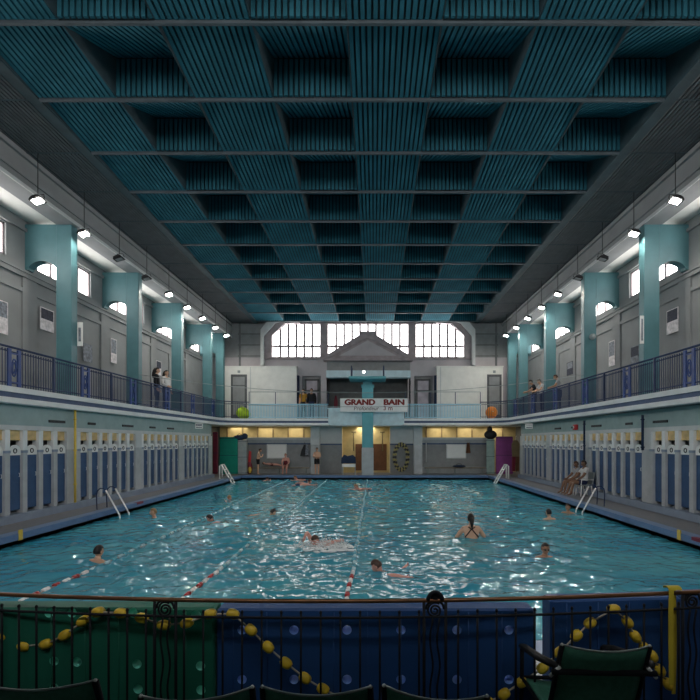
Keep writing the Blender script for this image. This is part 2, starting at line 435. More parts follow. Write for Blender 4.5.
# red alarm box, hanging notice signs
b = MB(); b.cbox(CRX-.12, CRX+.02, 19.98, 20.22, 2.68, 2.92, M['red'], .02); ab = b.build('alarm_box')
tag(ab, 'small red alarm box above the right cabins', 'alarm box')
b = MB(); b.lathe([(.07, -.01), (.05, .0)], M['whiteplastic'], (CRX-.125, 20.1, 2.8), 12, 'x'); b.build('alarm_button', ab)
for nm, x, px in (('left', -9.35, 199), ('right', 8.35, 529)):
    y = abs(x)*460/abs(px-374)
    t = empty('hanging_sign', (x, y, 2.86), f'small white hanging notice under the {nm} gallery edge', 'sign')
    b = MB(); b.cbox(-.2, .2, -.02, .02, 0, .28, M['whiteplastic'], .006); b.build('panel', t)
    b = MB(); b.box(-.16, .16, -.026, -.02, .04, .09, M['postermid']); b.box(-.16, .16, -.026, -.02, .15, .24, M['postermid'] if nm == 'left' else M['white']); b.build('print', t)
    b = MB()
    for q in (-.15, .15): b.tube([(q, 0, .27), (q, 0, SB-2.86+.0)], .006, M['steel'], 5)
    b.build('hanger', t)

# ------------------------------------------------------------------ galleries
def arc(cx, cy, r, a0, a1, n=10): return [(cx+r*math.cos(a), cy+r*math.sin(a)) for a in np.linspace(a0, a1, n)]
R = 1.5
pathL = [(EL, BACK), (EL, BF-R)]+arc(EL+R, BF-R, R, PI, PI/2)[1:]+[(-2.95, BF)]
pathR = [(1.95, BF)]+arc(ER-R, BF-R, R, PI/2, 0)+[(ER, BACK)]
# left normal of pathL (going +y) is -x = outward of hall (away from the pool)
def offset(path, o):
    out = []
    for i in range(len(path)):
        a = Vector(path[max(i-1,0)]); c = Vector(path[min(i+1,len(path)-1)]); t = (c-a).normalized()
        out.append((path[i][0]-t.y*o, path[i][1]+t.x*o))
    return out
for nm, path in (('left', pathL), ('right', pathR)):
    b = MB(); b.sweep(path, [(0, SF-.15), (0, SF), (.5, SF), (.5, SF-.15)], M['slabwhite']); struct(b.build('trim_slab_top_'+nm))
    b = MB(); b.sweep(path, [(.05, SF-.29), (.05, SF-.15), (.5, SF-.15), (.5, SF-.29)], M['bandblue']); struct(b.build('trim_slab_band_'+nm))
    b = MB(); b.sweep(path, [(0, SB+.02), (.0, SF-.29), (.5, SF-.29), (.5, SB), (.03, SB)], M['slabwhite']); struct(b.build('trim_slab_base_'+nm))
b = MB()
b.box(GL, EL-.2, BACK, FY+.2, SB, SF-.01, M['white']); b.box(ER+.2, GR, BACK, FY+.2, SB, SF-.01, M['white'])
b.box(EL-.2, ER+.2, BF+.3, FY+.2, SB+.01, SF-.012, M['white'])
# fill the rounded corners
b.prism([(EL-.25, BF-R-.05)]+offset([(EL, BF-R-.05)]+arc(EL+R, BF-R, R, PI, PI/2), .3)+[(EL+R, BF+.35), (EL-.25, BF+.35)], 'z', SB+.01, SF-.014, M['white'])
b.prism([(ER+.25, BF-R-.05), (ER+.25, BF+.35), (ER-R, BF+.35)]+offset(arc(ER-R, BF-R, R, PI/2, 0)+[(ER, BF-R-.05)], .3), 'z', SB+.01, SF-.014, M['white'])
struct(b.build('floor_gallery'))
# centre parapet between the two railings
b = MB(); b.box(-2.95, 1.95, BF, BF+.16, SB+.1, 4.28, M['parapet']); b.box(-3.0, 2.0, BF-.03, BF+.19, 4.28, 4.34, M['parapet'])
b.prism([(-2.95, SB+.1), (1.95, SB+.1), (1.75, SB-.0), (-2.75, SB-.0)], 'y', BF+.02, BF+.4, M['parapet'])
for x in (-1.7, -.5, .7): b.box(x-.5, x+.5, BF-.012, BF, 3.5, 4.15, M['parapet'])
struct(b.build('trim_parapet'))

# side railings
def side_rail(nm, path, x, s):
    t = empty('gallery_railing', (x, 12, SF), f'long navy iron railing with bars along the {nm} gallery edge', 'railing')
    inner = offset(path, .1)
    p3 = [(q[0], q[1], 0) for q in inner]
    if nm == 'left': p3 = p3[:-1]; p3[0] = (p3[0][0], 9.0, 0)
    else: p3 = p3[1:]; p3[-1] = (p3[-1][0], 9.0, 0)
    def tr(z): return [(p[0]-x, p[1]-12, z-SF) for p in p3]
    b = MB(); b.tube(tr(SF+1.06), .03, M['railblue'], 8); b.build('handrail', t)
    b = MB(); b.tube(tr(SF+.94), .016, M['railblue'], 6); b.build('upper_rail', t)
    b = MB(); b.tube(tr(SF+.10), .018, M['railblue'], 6); b.build('lower_rail', t)
    # bars
    bm_ = MB(); bm_.tube([(0,0,.0), (0,0,1.0)], .013, M['railblue'], 5, caps=False); bm_.ell((0,0,.97), (.022,.022,.022), M['railblue'], 6, 4)
    bar = bm_.mesh('baluster')
    pm = MB(); pm.cbox(-.03, .03, -.03, .03, 0, 1.08, M['railblue'], .006); post = pm.mesh('post')
    om = MB()
    for q in (-.17, .17): om.cbox(-.025, .025, q-.06, q+.06, 0, 1.02, M['ornblue'], .006)
    for z in (.12, .9): om.box(-.02, .02, -.2, .2, z-.02, z+.02, M['ornblue'])
    om.tube([(0, .09*math.cos(a)*(1-a/20), .5+.28*math.sin(a)*(1-a/20)) for a in np.linspace(0, 4*PI, 30)], .018, M['ornblue'], 5)
    orn = om.mesh('scroll_panel')
    # along straight part
    ys = np.arange(11.3, BF-R, .1); rest = MB(); n = 0
    xr = p3[0][0] if nm == 'left' else p3[-1][0]
    special = [12.4+1.53*i for i in range(11)]
    for i, y in enumerate(special):
        if y > BF-R: break
        o = bpy.data.objects.new('scroll_panel' if i % 2 == 0 else 'post', orn if i % 2 == 0 else post)
        COL.objects.link(o); o.parent = t; o.location = (xr-x, y-12, 0)
    for y in ys:
        if any(abs(y-q) < (.26 if j % 2 == 0 else .06) for j, q in enumerate(special)): continue
        if n < 96:
            o = bpy.data.objects.new('baluster', bar); COL.objects.link(o); o.parent = t; o.location = (xr-x, y-12, 0); n += 1
        else: rest.tube([(xr-x, y-12, 0), (xr-x, y-12, 1.0)], .013, M['railblue'], 4, caps=False)
    cornerpts = inner[1:-1] if nm == 'left' else inner[1:-1]
    for i in range(len(cornerpts)-1):
        a, c = Vector(cornerpts[i]), Vector(cornerpts[i+1])
        if (c-a).length > 2: continue
        for f in (0, .5):
            q = a.lerp(c, f); rest.tube([(q.x-x, q.y-12, 0), (q.x-x, q.y-12, 1.0)], .013, M['railblue'], 4, caps=False)
    if rest.v: stuff(rest.build('far_balusters', t))
    return t
side_rail('left', pathL, EL-.1, -1); side_rail('right', pathR, ER+.1, 1)
# far railings: pale blue bars with pipe rails above
for nm, x0, x1 in (('left', EL+R, -2.95), ('right', 2.0, ER-R)):
    y = BF+.1
    t = empty('balcony_railing', (x0, y, SF), f'pale blue barred railing on the far balcony, {nm} of the white sign', 'railing')
    w = x1-x0
    for z, r, n_ in ((.92, .035, 'upper_rail'), (.06, .03, 'lower_rail')):
        b = MB(); b.tube([(0,0,z), (w,0,z)], r, M['paleblue'], 8); b.build(n_, t)
    b = MB(); b.tube([(0,0,1.72), (w,0,1.72)], .022, M['greymetal'], 6); b.build('top_pipe', t)
    bmm = MB(); bmm.cbox(-.026, .026, -.012, .012, .06, .92, M['paleblue'], .004); bar = bmm.mesh('baluster')
    for i in range(int(w/.1)):
        o = bpy.data.objects.new('baluster', bar); COL.objects.link(o); o.parent = t; o.location = (.05+i*.1, 0, 0)
    for i in range(4):
        b = MB(); xx = .02+i*(w-.04)/3; b.tube([(xx, .04, 0), (xx, .04, 1.72)], .025, M['railblue'], 6); b.build('post', t)

# upper walls, windows
wn = 0
for nm, s, gx, px, vx in (('left', -1, GL, -9.7, VL), ('right', 1, GR, 8.66, VR)):
    b = MB(); a, c = sorted((gx, gx+s*.25))
    wins = [(p+.42, p+3.3) for p in [6.5]+PIER[:-1]]+[(27.95, 29.6)]
    b.box(a, c, BACK, FY+.2, SF, 7.85, M['wall']); b.box(a, c, BACK, FY+.2, 8.85, ZC, M['wall'])
    yy = BACK
    for y0, y1 in wins: b.box(a, c, yy, y0, 7.85, 8.85, M['wall']); yy = y1
    b.box(a, c, yy, FY+.2, 7.85, 8.85, M['wall'])
    struct(b.build('wall_'+nm))
    # mouldings
    b = MB()
    def strip(y0, y1, z0, z1, d): b.box(*sorted((gx, gx-s*d)), y0, y1, z0, z1, M['wall'])
    strip(BACK, FY, 7.42, 7.56, .09); strip(BACK, FY, 7.56, 7.62, .13); strip(BACK, FY, SF, SF+.25, .04)
    for p in [6.5]+PIER: strip(p-.3, p+.3, SF, 7.42, .06)
    for p in [6.5]+PIER[:-1]:
        strip(p+.3, p+3.9, 6.95, 7.08, .05); strip(p+1.75, p+2.35, SF, 6.95, .05)
    strip(BACK, FY, 8.9, 9.0, .08)
    struct(b.build('trim_moulding_'+nm))
    for y0, y1 in wins:
        wn += 1
        if y1 < 12: pass
        b = MB(); fx = sorted((gx+s*.06, gx+s*.14))
        b.box(*fx, y0, y0+.06, 7.85, 8.85, M['winframe']); b.box(*fx, y1-.06, y1, 7.85, 8.85, M['winframe'])
        b.box(*fx, y0, y1, 7.85, 7.91, M['winframe']); b.box(*fx, y0, y1, 8.79, 8.85, M['winframe'])
        n = 4
        for i in range(1, n): q = y0+(y1-y0)*i/n; b.box(*fx, q-.045, q+.045, 7.85, 8.85, M['winframe'])
        w = struct(b.build(f'window_{wn}'))
        b = MB(); b.box(*sorted((gx+s*.12, gx+s*.13)), y0, y1, 7.85, 8.85, M['sidelight']); b.build('pane', w)
    # eaves beam + gallery ceiling
    b = MB()
    ax = vx+s*.6
    b.box(*sorted((vx, ax)), BACK, FY, 9.15, ZC, M['wall']); b.box(*sorted((vx-s*.06, vx)), BACK, FY, 9.42, 9.52, M['wall'])
    b.box(*sorted((vx-s*.09, vx)), BACK, FY, ZC-.22, ZC-.1, M['wall']); b.box(*sorted((vx-s*.03, vx)), BACK, FY, 9.15, 9.25, M['white'])
    struct(b.build('trim_beam_'+nm))
    b = MB(); b.box(*sorted((ax, gx)), BACK, FY, 9.28, 9.4, M['cream']); struct(b.build('ceiling_gallery_'+nm))
    # pillars with arched brackets
    names = ['nearest', 'second nearest', 'middle', 'second farthest', 'farthest']
    for k, y in enumerate([14.9, 19.1, 23.3, 27.5, 29.75]):
        t = empty('pillar', (px, y, SF), f'teal {nm} gallery pillar with arched bracket, {names[k]} of the row', 'pillar', 0, f'teal pillars of the {nm} gallery')
        b = MB(); b.cbox(*sorted((0, s*.5)), -.15, .15, 0, 9.15-SF, M['teal'], .015); b.build('shaft', t)
        W = abs(gx-px)
        pts = [(s*.5, 9.15-SF), (s*.5, 7.8-SF)]
        for f in np.linspace(0, 1, 12): pts.append((s*(.5+(W-.62)*f+.02), 7.78-SF+.2*math.sin(PI*min(1, f*1.0))**.7))
        pts += [(s*(W-.08), 7.7-SF), (s*W, 7.7-SF), (s*W, 9.15-SF)]
        b = MB(); b.prism(pts, 'y', -.14, .14, M['teal']); b.build('bracket', t)
# ------------------------------------------------------------------ ceiling
b = MB(); b.box(-11.4, 10.3, BACK, FY+.3, ZC+1.2, ZC+1.3, M['slatback']); b.box(-11.4, 10.3, BACK, 6.7, ZC, ZC+.1, M['slatback'])
b.box(VL, VL+.1, BACK, FY, ZC, ZC+1.2, M['slatback']); b.box(VR-.1, VR, BACK, FY, ZC, ZC+1.2, M['slatback'])
ceil = struct(b.build('ceiling'))
CW = (BR-BL)/8; RP = 1.98; H = .92; HL = .12
bars = [6.77+RP*i for i in range(13)]
def panel(light):
    b = MB(); n = 15; pitch = CW/n; L = math.hypot(RP, H)
    za, zb = (HL, 0) if light else (0, H)
    def sheet(x0, x1, y0, y1, z0, z1, th, m):
        vs = [(x0,y0,z0),(x1,y0,z0),(x1,y1,z1),(x0,y1,z1),(x0,y0,z0+th),(x1,y0,z0+th),(x1,y1,z1+th),(x0,y1,z1+th)]
        b.add(vs, [(0,1,2,3),(4,7,6,5),(0,4,5,1),(1,5,6,2),(2,6,7,3),(3,7,4,0)], m)
    for i in range(n):
        x0 = i*pitch+.02; sheet(x0, x0+pitch*.64, .05, RP-.05, za, zb, .05, M['slat'])
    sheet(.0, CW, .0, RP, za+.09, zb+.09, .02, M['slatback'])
    if not light:
        for i in range(n):
            x0 = i*pitch+.02; b.box(x0, x0+pitch*.64, RP-.10, RP-.05, .02, H-.06, M['slat'])
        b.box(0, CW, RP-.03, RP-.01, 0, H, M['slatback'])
    tri = [(0.0, 0), (0.0, HL), (RP, 0)] if light else [(0.0, 0), (RP, H), (RP, 0)]
    tri = [(p[0], p[1]+.02) for p in tri]
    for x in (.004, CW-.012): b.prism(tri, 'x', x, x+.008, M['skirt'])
    return b.mesh('acoustic_panel')
pm = {True: panel(True), False: panel(False)}
for r in range(12):
    for c in range(8):
        o = bpy.data.objects.new('acoustic_panel', pm[c % 2 == 0]); COL.objects.link(o); o.parent = ceil
        o.location = (BL+c*CW, bars[r], ZC)
for y in bars:
    b = MB(); b.box(BL, BR, y-.03, y+.03, ZC-.05, ZC+.02, M['barm']); b.box(VL, VR, y-.02, y+.02, ZC-.02, ZC+.0, M['barm']); b.build('cross_bar', ceil)
for x0, x1 in ((VL, BL), (BR, VR)):
    b = MB(); w = abs(x1-x0); n = 15
    inner = x1 if x1 == BL else x0
    b.box(*( (x1-.28, x1) if x1 == BL else (x0, x0+.28)), 6.7, FY, ZC-.03, ZC+.03, M['skirt'])
    for i in range(n):
        a = (x0 if x1 == BL else x0+.28)+(w-.28)*i/n
        b.box(a, a+(w-.28)/n*.62, 6.7, FY, ZC-.01, ZC+.04, M['greyslat'])
    b.box(x0, x1, 6.7, FY, ZC+.1, ZC+.12, M['slatback'])
    b.build('edge_slats', ceil)

# ------------------------------------------------------------------ floodlights
lit = [1, 1, 0, 0, 1, 1, 1, 1, 1]
def flood_mesh(on):
    h = MB(); h.prism([(-.17, 0), (.17, 0), (.13, .07), (.05, .11), (-.05, .11), (-.13, .07)], 'y', -.13, .13, M['black'])
    h.tube([(-.19, 0, .03), (-.19, 0, .16), (0, 0, .2), (.19, 0, .16), (.19, 0, .03)], .012, M['black'], 6)
    l = MB(); l.box(-.115, .115, -.08, .08, -.012, .0, M['lampon'] if on else M['lampdim'])
    return h.mesh('housing'), l.mesh('lens')
FM = {1: flood_mesh(1), 0: flood_mesh(0)}
cab = MB(); cab.tube([(0,0,.0), (0,0,1.0)], .011, M['black'], 5); cabm = cab.mesh('cable')
for nm, s, x in (('left', -1, -9.28), ('right', 1, 8.32)):
    for k in range(9):
        y = 12.7+2.03*k; on = lit[k]; z = 8.82
        t = empty('floodlight', (x, y, z), f'{"lit" if on else "unlit"} floodlight hanging above the {nm} gallery edge, {ORD[k]} one from the camera', 'light', 0, f'hanging floodlights on the {nm}')
        for me, n_ in zip(FM[on], ('housing', 'lens')):
            o = bpy.data.objects.new(n_, me); COL.objects.link(o); o.parent = t; o.rotation_euler = (math.radians(-14 if on else -3), s*math.radians(16), PI/2*0)
        o = bpy.data.objects.new('cable', cabm); COL.objects.link(o); o.parent = t; o.location = (0,0,.2); o.scale = (1,1,ZC-z-.2)
# wall lamp and dome cameras
for nm, px_, py_, x in (('left', 141.5, 354, -10.0), ('right', 598.5, 335, 9.0)):
    y = abs(x)*460/abs(px_-374); z = PZ(py_, y)
    y2 = 19.1+.15 if True else y
    t = empty('wall_camera', (-9.95 if nm == 'left' else 8.9, 19.1-.16 if nm == 'right' else 19.26, z), f'small dark dome camera on the second nearest {nm} pillar', 'camera')
    b = MB(); d = 1 if nm == 'left' else -1
    b.tube([(0, 0, .05), (0, d*.16, .05)], .02, M['black'], 6); b.build('arm', t)
    b = MB(); b.ell((0, d*.2, 0), (.13, .13, .13), M['greymetal'], 10, 6); b.build('dome', t)

# posters
def poster(px0, px1, py0, py1, side, label, head=M['posterdark'], body=M['poster'], frac=.5, X=None):
    X = X if X is not None else (GL+.07 if side < 0 else GR-.07)
    ya, yb = sorted((abs(X)*460/abs(px0-374), abs(X)*460/abs(px1-374)))
    ym = (ya+yb)/2; z1, z0 = PZ(py0, ym), PZ(py1, ym)
    t = empty('poster', (X, ym, z0), label, 'poster')
    d = -side
    b = MB(); b.box(*sorted((0, d*.015)), ya-ym, yb-ym, 0, z1-z0, body); b.build('sheet', t)
    b = MB(); b.box(*sorted((d*.015, d*.018)), ya-ym+.03, yb-ym-.03, (z1-z0)*(1-frac), z1-z0-.03, head); b.build('print', t)
poster(-7, 7.5, 300, 333, -1, 'grey and white poster on left gallery wall at the photo edge', M['postermid'])
poster(40, 53.5, 309, 331, -1, 'white poster with black heading bars on left gallery wall', M['posterdark'])
poster(83, 92, 344, 362, -1, 'grey poster low on left wall beyond the nearest pillar', M['postermid'], M['postermid'])
poster(110.5, 116.5, 339, 363, -1, 'narrow poster with white figure on left gallery wall', M['postermid'], M['poster'], .6)
poster(156, 161, 361, 375, -1, 'dark poster on left wall above the two standing people', M['posterdark'])
poster(667, 678.5, 309, 333, 1, 'white poster with black heading on right gallery wall near the photo edge', M['posterdark'])
poster(609, 615, 341, 366, 1, 'tall narrow poster on right gallery wall', M['postermid'], M['poster'], .6)
poster(631, 639, 346, 363, 1, 'dark poster on right wall beside the nearest pillar', M['posterdark'], M['postermid'], .6)
poster(567, 573, 362, 375, 1, 'small grey framed poster on right wall near the leaning people', M['postermid'], M['posterdark'])
# notices standing off the nearest pillars
for nm, x, lx in (('left', -9.86, 75), ('right', 8.9, 642)):
    y = 15.05 if nm == 'left' else 15.07
    t = empty('notice', (x, y, PZ(346, y)), f'white notice board fixed to the nearest {nm} pillar', 'notice')
    b = MB()
    if nm == 'left': b.box(-.02, .18, .0, .03, 0, .78, M['whiteplastic'])
    else: b.box(-.12, .0, -.35, -.32, 0, .9, M['whiteplastic'])
    b.build('panel', t)
    b = MB()
    if nm == 'left': b.box(.05, .13, -.005, .0, .15, .6, M['postermid'])
    else: b.box(-.09, -.03, -.355, -.35, .1, .8, M['postermid'])
    b.build('print', t)
    t.location.x = -9.72 if nm == 'left' else 8.64

# ------------------------------------------------------------------ far wall, upper storey
X = lambda p: PX(p, FY)
Z = lambda p: PZ(p, FY)
zs = Z(357.5); zt = ZC+.1
xl0, xl1, xc0, xc1, xr0, xr1 = X(272), X(320), X(328), X(408), X(416), X(464)
b = MB(); y0, y1 = FY, FY+.3
b.box(GL, X(302), y0, y1, SF, zs, M['farwall']); b.box(X(321), X(328), y0, y1, SF, zs, M['farwall']); b.box(X(302), X(321), y0, y1, Z(376), zs, M['farwall'])
b.box(X(433), GR, y0, y1, SF, zs, M['farwall']); b.box(X(408), X(414), y0, y1, SF, zs, M['farwall']); b.box(X(414), X(433), y0, y1, Z(376), zs, M['farwall'])
b.box(X(328), X(408), y0, y1, Z(372), zs, M['farwall'])
b.box(GL, xl0, y0, y1, zs, zt, M['panelwall']); b.box(xr1, GR, y0, y1, zs, zt, M['panelwall'])
b.box(xl1, xc0, y0-.06, y1, zs, zt, M['winframe']); b.box(xc1, xr0, y0-.06, y1, zs, zt, M['winframe'])
b.box(GL, GR, y0, y1, ZC-.06, ZC+1.2, M['winframe'])
struct(b.build('wall_far'))
# arch surround with cut corners
b = MB()
def both(f):
    f(lambda p: X(p)); f(lambda p: X(374-(p-374)-(374-368.0)*2))
for q in (0, 1):
    mx = (lambda p: X(p)) if q == 0 else (lambda p: X(736-p))
    b.prism([(mx(262), Z(366)), (mx(265), Z(366)), (mx(265), Z(337)), (mx(276), Z(324.5)), (mx(284), Z(322)), (mx(270), Z(321)), (mx(262), Z(331))], 'y', FY-.42, FY, M['white'])
    b.prism([(mx(265), Z(360)), (mx(272.5), Z(358)), (mx(272.5), Z(336)), (mx(285), Z(324.2)), (mx(300), Z(323.5)), (mx(300), Z(321)), (mx(276), Z(322)), (mx(265), Z(335))], 'y', FY-.2, FY+.02, M['winframe'])
    b.prism([(mx(272), Z(336)), (mx(272), Z(320)), (mx(287), Z(320)), (mx(287), Z(323.5))], 'y', FY-.05, FY+.05, M['winframe'])
    b.box(*sorted((mx(266), mx(328))), FY-.12, FY+.02, Z(359.5), Z(357), M['winframe'])
    # panelling lines beside the arch
    for yy in (334, 345, 356): b.box(*sorted((mx(238), mx(262))), FY-.03, FY, Z(yy)-.04, Z(yy)+.04, M['dwall'])
    b.box(*sorted((mx(239), mx(241))), FY-.05, FY, Z(366), Z(322), M['dwall'])
struct(b.build('trim_arch'))
for n, (a, c, cnt) in enumerate(((xl0, xl1, 6), (xc0, xc1, 10), (xr0, xr1, 6))):
    b = MB()
    for i in range(1, cnt): q = a+(c-a)*i/cnt; b.box(q-.075, q+.075, FY+.08, FY+.14, zs, ZC, M['mullion'])
    b.box(a, c, FY+.07, FY+.15, Z(347), Z(345), M['mullion']); b.box(a, c, FY+.07, FY+.15, zs, zs+.06, M['mullion'])
    b.box(a, c, FY+.07, FY+.15, Z(324), ZC, M['mullion'])
    wn += 1; w = struct(b.build(f'window_{wn}'))
    b = MB(); b.box(a, c, FY+.18, FY+.19, zs, ZC, M['daylight']); b.build('pane', w)
# pediment
b = MB()
ap, lf, rt = (X(368), Z(333.5)), (X(326), Z(358)), (X(410), Z(358))
b.prism([(X(326), Z(361)), (X(410), Z(361)), (X(410), Z(357)), (X(376), Z(336.5)), (X(376), Z(333)), (X(360), Z(333)), (X(360), Z(336.5)), (X(326), Z(357))], 'y', FY-.5, FY-.02, M['winframe'])
b.box(X(324), X(412), FY-.6, FY, Z(362), Z(359.5), M['winframe'])
for q in (-1, 1):
    b.prism([(X(368), Z(336)), (X(368), Z(339.5)), (X(368+q*40), Z(359.5)), (X(368+q*42), Z(357))], 'y', FY-.6, FY-.48, M['winframe'])
b.prism([(X(368), Z(342)), (X(368+28), Z(357)), (X(368-28), Z(357))], 'y', FY-.53, FY-.49, M['farwall'])
struct(b.build('trim_pediment'))
# centre recess with pale band above it
b = MB()
b.box(X(327), X(410), FY-.5, FY+.1, Z(378.5), Z(371.5), M['parapet']); b.box(X(327), X(410), FY-.1, FY+.3, Z(372), Z(361), M['panelwall'])
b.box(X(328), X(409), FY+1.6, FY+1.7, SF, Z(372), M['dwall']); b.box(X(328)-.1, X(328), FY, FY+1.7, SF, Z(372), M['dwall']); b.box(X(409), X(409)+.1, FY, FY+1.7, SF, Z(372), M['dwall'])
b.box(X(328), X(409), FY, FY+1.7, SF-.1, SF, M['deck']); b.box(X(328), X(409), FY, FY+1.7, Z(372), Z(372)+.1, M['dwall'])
struct(b.build('wall_recess'))
# white cabins (rooms) on the far gallery
for nm, a, c, dx0, dx1, dn in (('left', 222, 296.5, 231, 247, 1), ('right', 437, 503, 487, 501.5, 2)):
    b = MB(); yb = FY-.45
    xx = lambda p: PX(p, yb); zz = lambda p: PZ(p, yb)
    b.box(xx(a), xx(c), yb, FY, SF, zz(367), M['cream']); b.box(xx(a)-.03, xx(c)+.03, yb-.04, FY, zz(367), zz(366), M['cream'])
    for p in ((a+28, a+29) if nm == 'left' else (a+3, a+4)), : b.box(xx(p[0]), xx(p[1]), yb-.01, yb, SF, zz(367), M['white'])
    struct(b.build('wall_booth_'+nm))
    b = MB(); b.box(xx(dx0), xx(dx1), yb-.03, yb, SF, zz(374.5), M['darkdoor'])
    b.box(xx(dx0)+.14, xx(dx1)-.14, yb-.045, yb-.03, SF+.3, zz(386), M['panelwall']); b.box(xx(dx0)+.14, xx(dx1)-.14, yb-.045, yb-.03, zz(385), zz(377), M['panelwall'])
    d = struct(b.build(f'door_{dn}'))
    b = MB(); b.tube([(xx(dx1)-.1, yb-.03, SF+1.05), (xx(dx1)-.1, yb-.08, SF+1.05), (xx(dx1)-.2, yb-.08, SF+1.05)], .015, M['steel'], 6); b.build('door_handle', d)
    b = MB(); q = (dx0+dx1)/2; b.box(xx(q)-.08, xx(q)+.08, yb-.05, yb, zz(373), zz(370.5), M['greymetal']); b.build('number_plate', d)
for nm, a, c, dn in (('left', 302, 321, 3), ('right', 414, 433, 4)):
    b = MB(); y = FY+.12
    b.box(X(a), X(c), FY+.2, FY+.3, SF, Z(376), M['panelwall'])
    e0, e1 = (a+2.5, c-2) if nm == 'left' else (a+2, c-2.5)
    b.box(X(e0), X(e0)+.12, FY+.02, FY+.2, SF, Z(379), M['darkdoor']); b.box(X(e1)-.12, X(e1), FY+.02, FY+.2, SF, Z(379), M['darkdoor'])
    b.box(X(e0), X(e1), FY+.02, FY+.2, Z(380.5), Z(379), M['darkdoor']); b.box(X(e0), X(e1), FY+.02, FY+.2, Z(391.5), Z(390), M['darkdoor'])
    d = struct(b.build(f'door_{dn}'))
    b = MB(); b.box(X(e0)+.1, X(e1)-.1, FY+.1, FY+.12, SF+.0, Z(380), M['glasspink']); b.build('door_glass', d)
# dark slots beside booths
b = MB(); b.box(X(297.2), X(299.5), FY-.3, FY+.02, SF, Z(376), M['navy']); b.box(X(434), X(436), FY-.3, FY+.02, SF, Z(376), M['navy']); struct(b.build('trim_slot'))
# dark red hanging coat in the recess and small wall spot
t = empty('hanging_banner', (X(334), FY+1.5, SF), 'dark red banner hanging in the shaded centre recess', 'banner')
b = MB(); b.prism([(-.14, .3), (.14, .3), (.12, 1.4), (.05, 1.75), (-.05, 1.75), (-.12, 1.4)], 'y', -.03, .03, M['maroon']); b.build('cloth', t)
b = MB(); b.tube([(0, 0, 1.75), (0, .1, 1.85)], .015, M['black'], 5); b.build('hook', t)
t = empty('wall_spotlight', (PX(363.8, FY-.55), FY-.56, PZ(372, FY-.55)), 'small lit white lamp on pale band behind the diving platform', 'light')
b = MB(); b.lathe([(.10, 0), (.12, .05), (.07, .08)], M['whiteplastic'], (0,-.02,0), 12, 'y'); b.build('housing', t)
b = MB(); b.lathe([(.075, -.03), (.075, -.02)], M['bulbwhite'], (0,-.01,0), 12, 'y'); b.build('lens', t)

# ------------------------------------------------------------------ far wall, pool level
LY = 31.2
XL = lambda p: PX(p, LY); ZL = lambda p: PZ(p, LY)
b = MB()
for a, c in ((246, 311), (421, 487)):
    b.box(XL(a), XL(c), LY, LY+.2, 0, ZL(440), M['pilgrey'])
    b.box(XL(a), XL(c), LY-.03, LY+.0, .45, ZL(443.5), M['panelwall'])
    b.box(XL(a), XL(c), LY-.12, LY+.3, ZL(440), ZL(437.5), M['white'])
b.box(XL(320), XL(342), LY, LY+.2, 0, SB, M['white']); b.box(XL(390), XL(415), LY, LY+.2, 0, SB, M['white'])
for a, c in ((320, 342), (390, 415)):
    b.box(XL(a), XL(c), LY-.02, LY, 0, ZL(445), M['panelwall']); b.box(XL(a), XL(c), LY-.04, LY, ZL(445), ZL(443.6), M['bandblue'])
for a, c in ((246, 311), (421, 487)): b.box(XL(a), XL(c), LY-.05, LY-.03, ZL(444.5), ZL(443), M['bandblue'])
struct(b.build('wall_far_lower'))
b = MB()   # ochre rooms behind
for a, c in ((212, 311), (421, 530)):
    b.box(XL(a), XL(c), LY+1.6, LY+1.7, 0, SB, M['ochrewall'])
    for p in np.arange(a+8, c-4, 16): b.box(XL(p)-.04, XL(p)+.04, LY+1.5, LY+1.6, 1.5, SB, M['wood'])
b.box(XL(342), XL(390), LY+.9, LY+1.0, 0, SB, M['ochrewall'])
b.box(XL(342)-.1, XL(342), LY+.2, LY+1, 0, SB, M['ochrewall']); b.box(XL(390), XL(390)+.1, LY+.2, LY+1, 0, SB, M['ochrewall'])
b.box(-11.2, 10.1, LY+1.7, LY+1.8, 0, SB, M['dwall']); b.box(-11.2, 10.1, LY, LY+1.8, SB, SB+.1, M['white'])
b.box(-11.3, -11.2, 27.7, LY+1.8, 0, SB, M['dwall']); b.box(10.1, 10.2, 27.7, LY+1.8, 0, SB, M['dwall'])
b.box(-11.2, 10.1, FY+.3, LY+1.8, -.5, -.002, M['deck'])
struct(b.build('wall_ochre_room'))
# dark double door in the centre opening
b = MB()
b.box(XL(355), XL(387), LY+.84, LY+.9, .15, ZL(444), M['brown']); b.box(XL(371)-.03, XL(371)+.03, LY+.8, LY+.84, .15, ZL(444), M['darkdoor'])
d = struct(b.build('door_5'))
for p in (353.5, 382.5):
    b = MB(); b.tube([(XL(p), LY+.2, ZL(451)), (XL(p), LY+.2, ZL(432))], .04, M['wood'], 6); b.tube([(XL(p)-.15, LY+.2, ZL(432)), (XL(p)+.15, LY+.2, ZL(432))], .04, M['wood'], 6); b.build('door_bar', d)
# columns
for a, c, nm in ((311, 320, 'left'), (413.5, 422, 'right')):
    b = MB(); y = 30.9
    b.cbox(PX(a, y), PX(c, y), y-.25, y+.25, 0, 1.95, M['pilgrey'], .02); b.cbox(PX(a, y), PX(c, y), y-.25, y+.25, 1.95, SB, M['white'], .02)
    tag(b.build('column'), f'square grey and white column under far balcony, {nm} of the diving tower', 'column')
# warm lamps inside the ochre rooms
for p, y in ((232, LY+1.1), (262, LY+.9), (292, LY+.9), (442, LY+.9), (472, LY+.9), (500, LY+.9), (366, LY+.6)):
    ld = bpy.data.lights.new('warm_lamp', 'AREA'); ld.energy = 7; ld.size = 1.2; ld.color = (1, .88, .68)
    ld.energy = 16 if p == 366 else 7
    lo = bpy.data.objects.new('warm_lamp', ld); COL.objects.link(lo); lo.location = (XL(p), y, SB-.06)

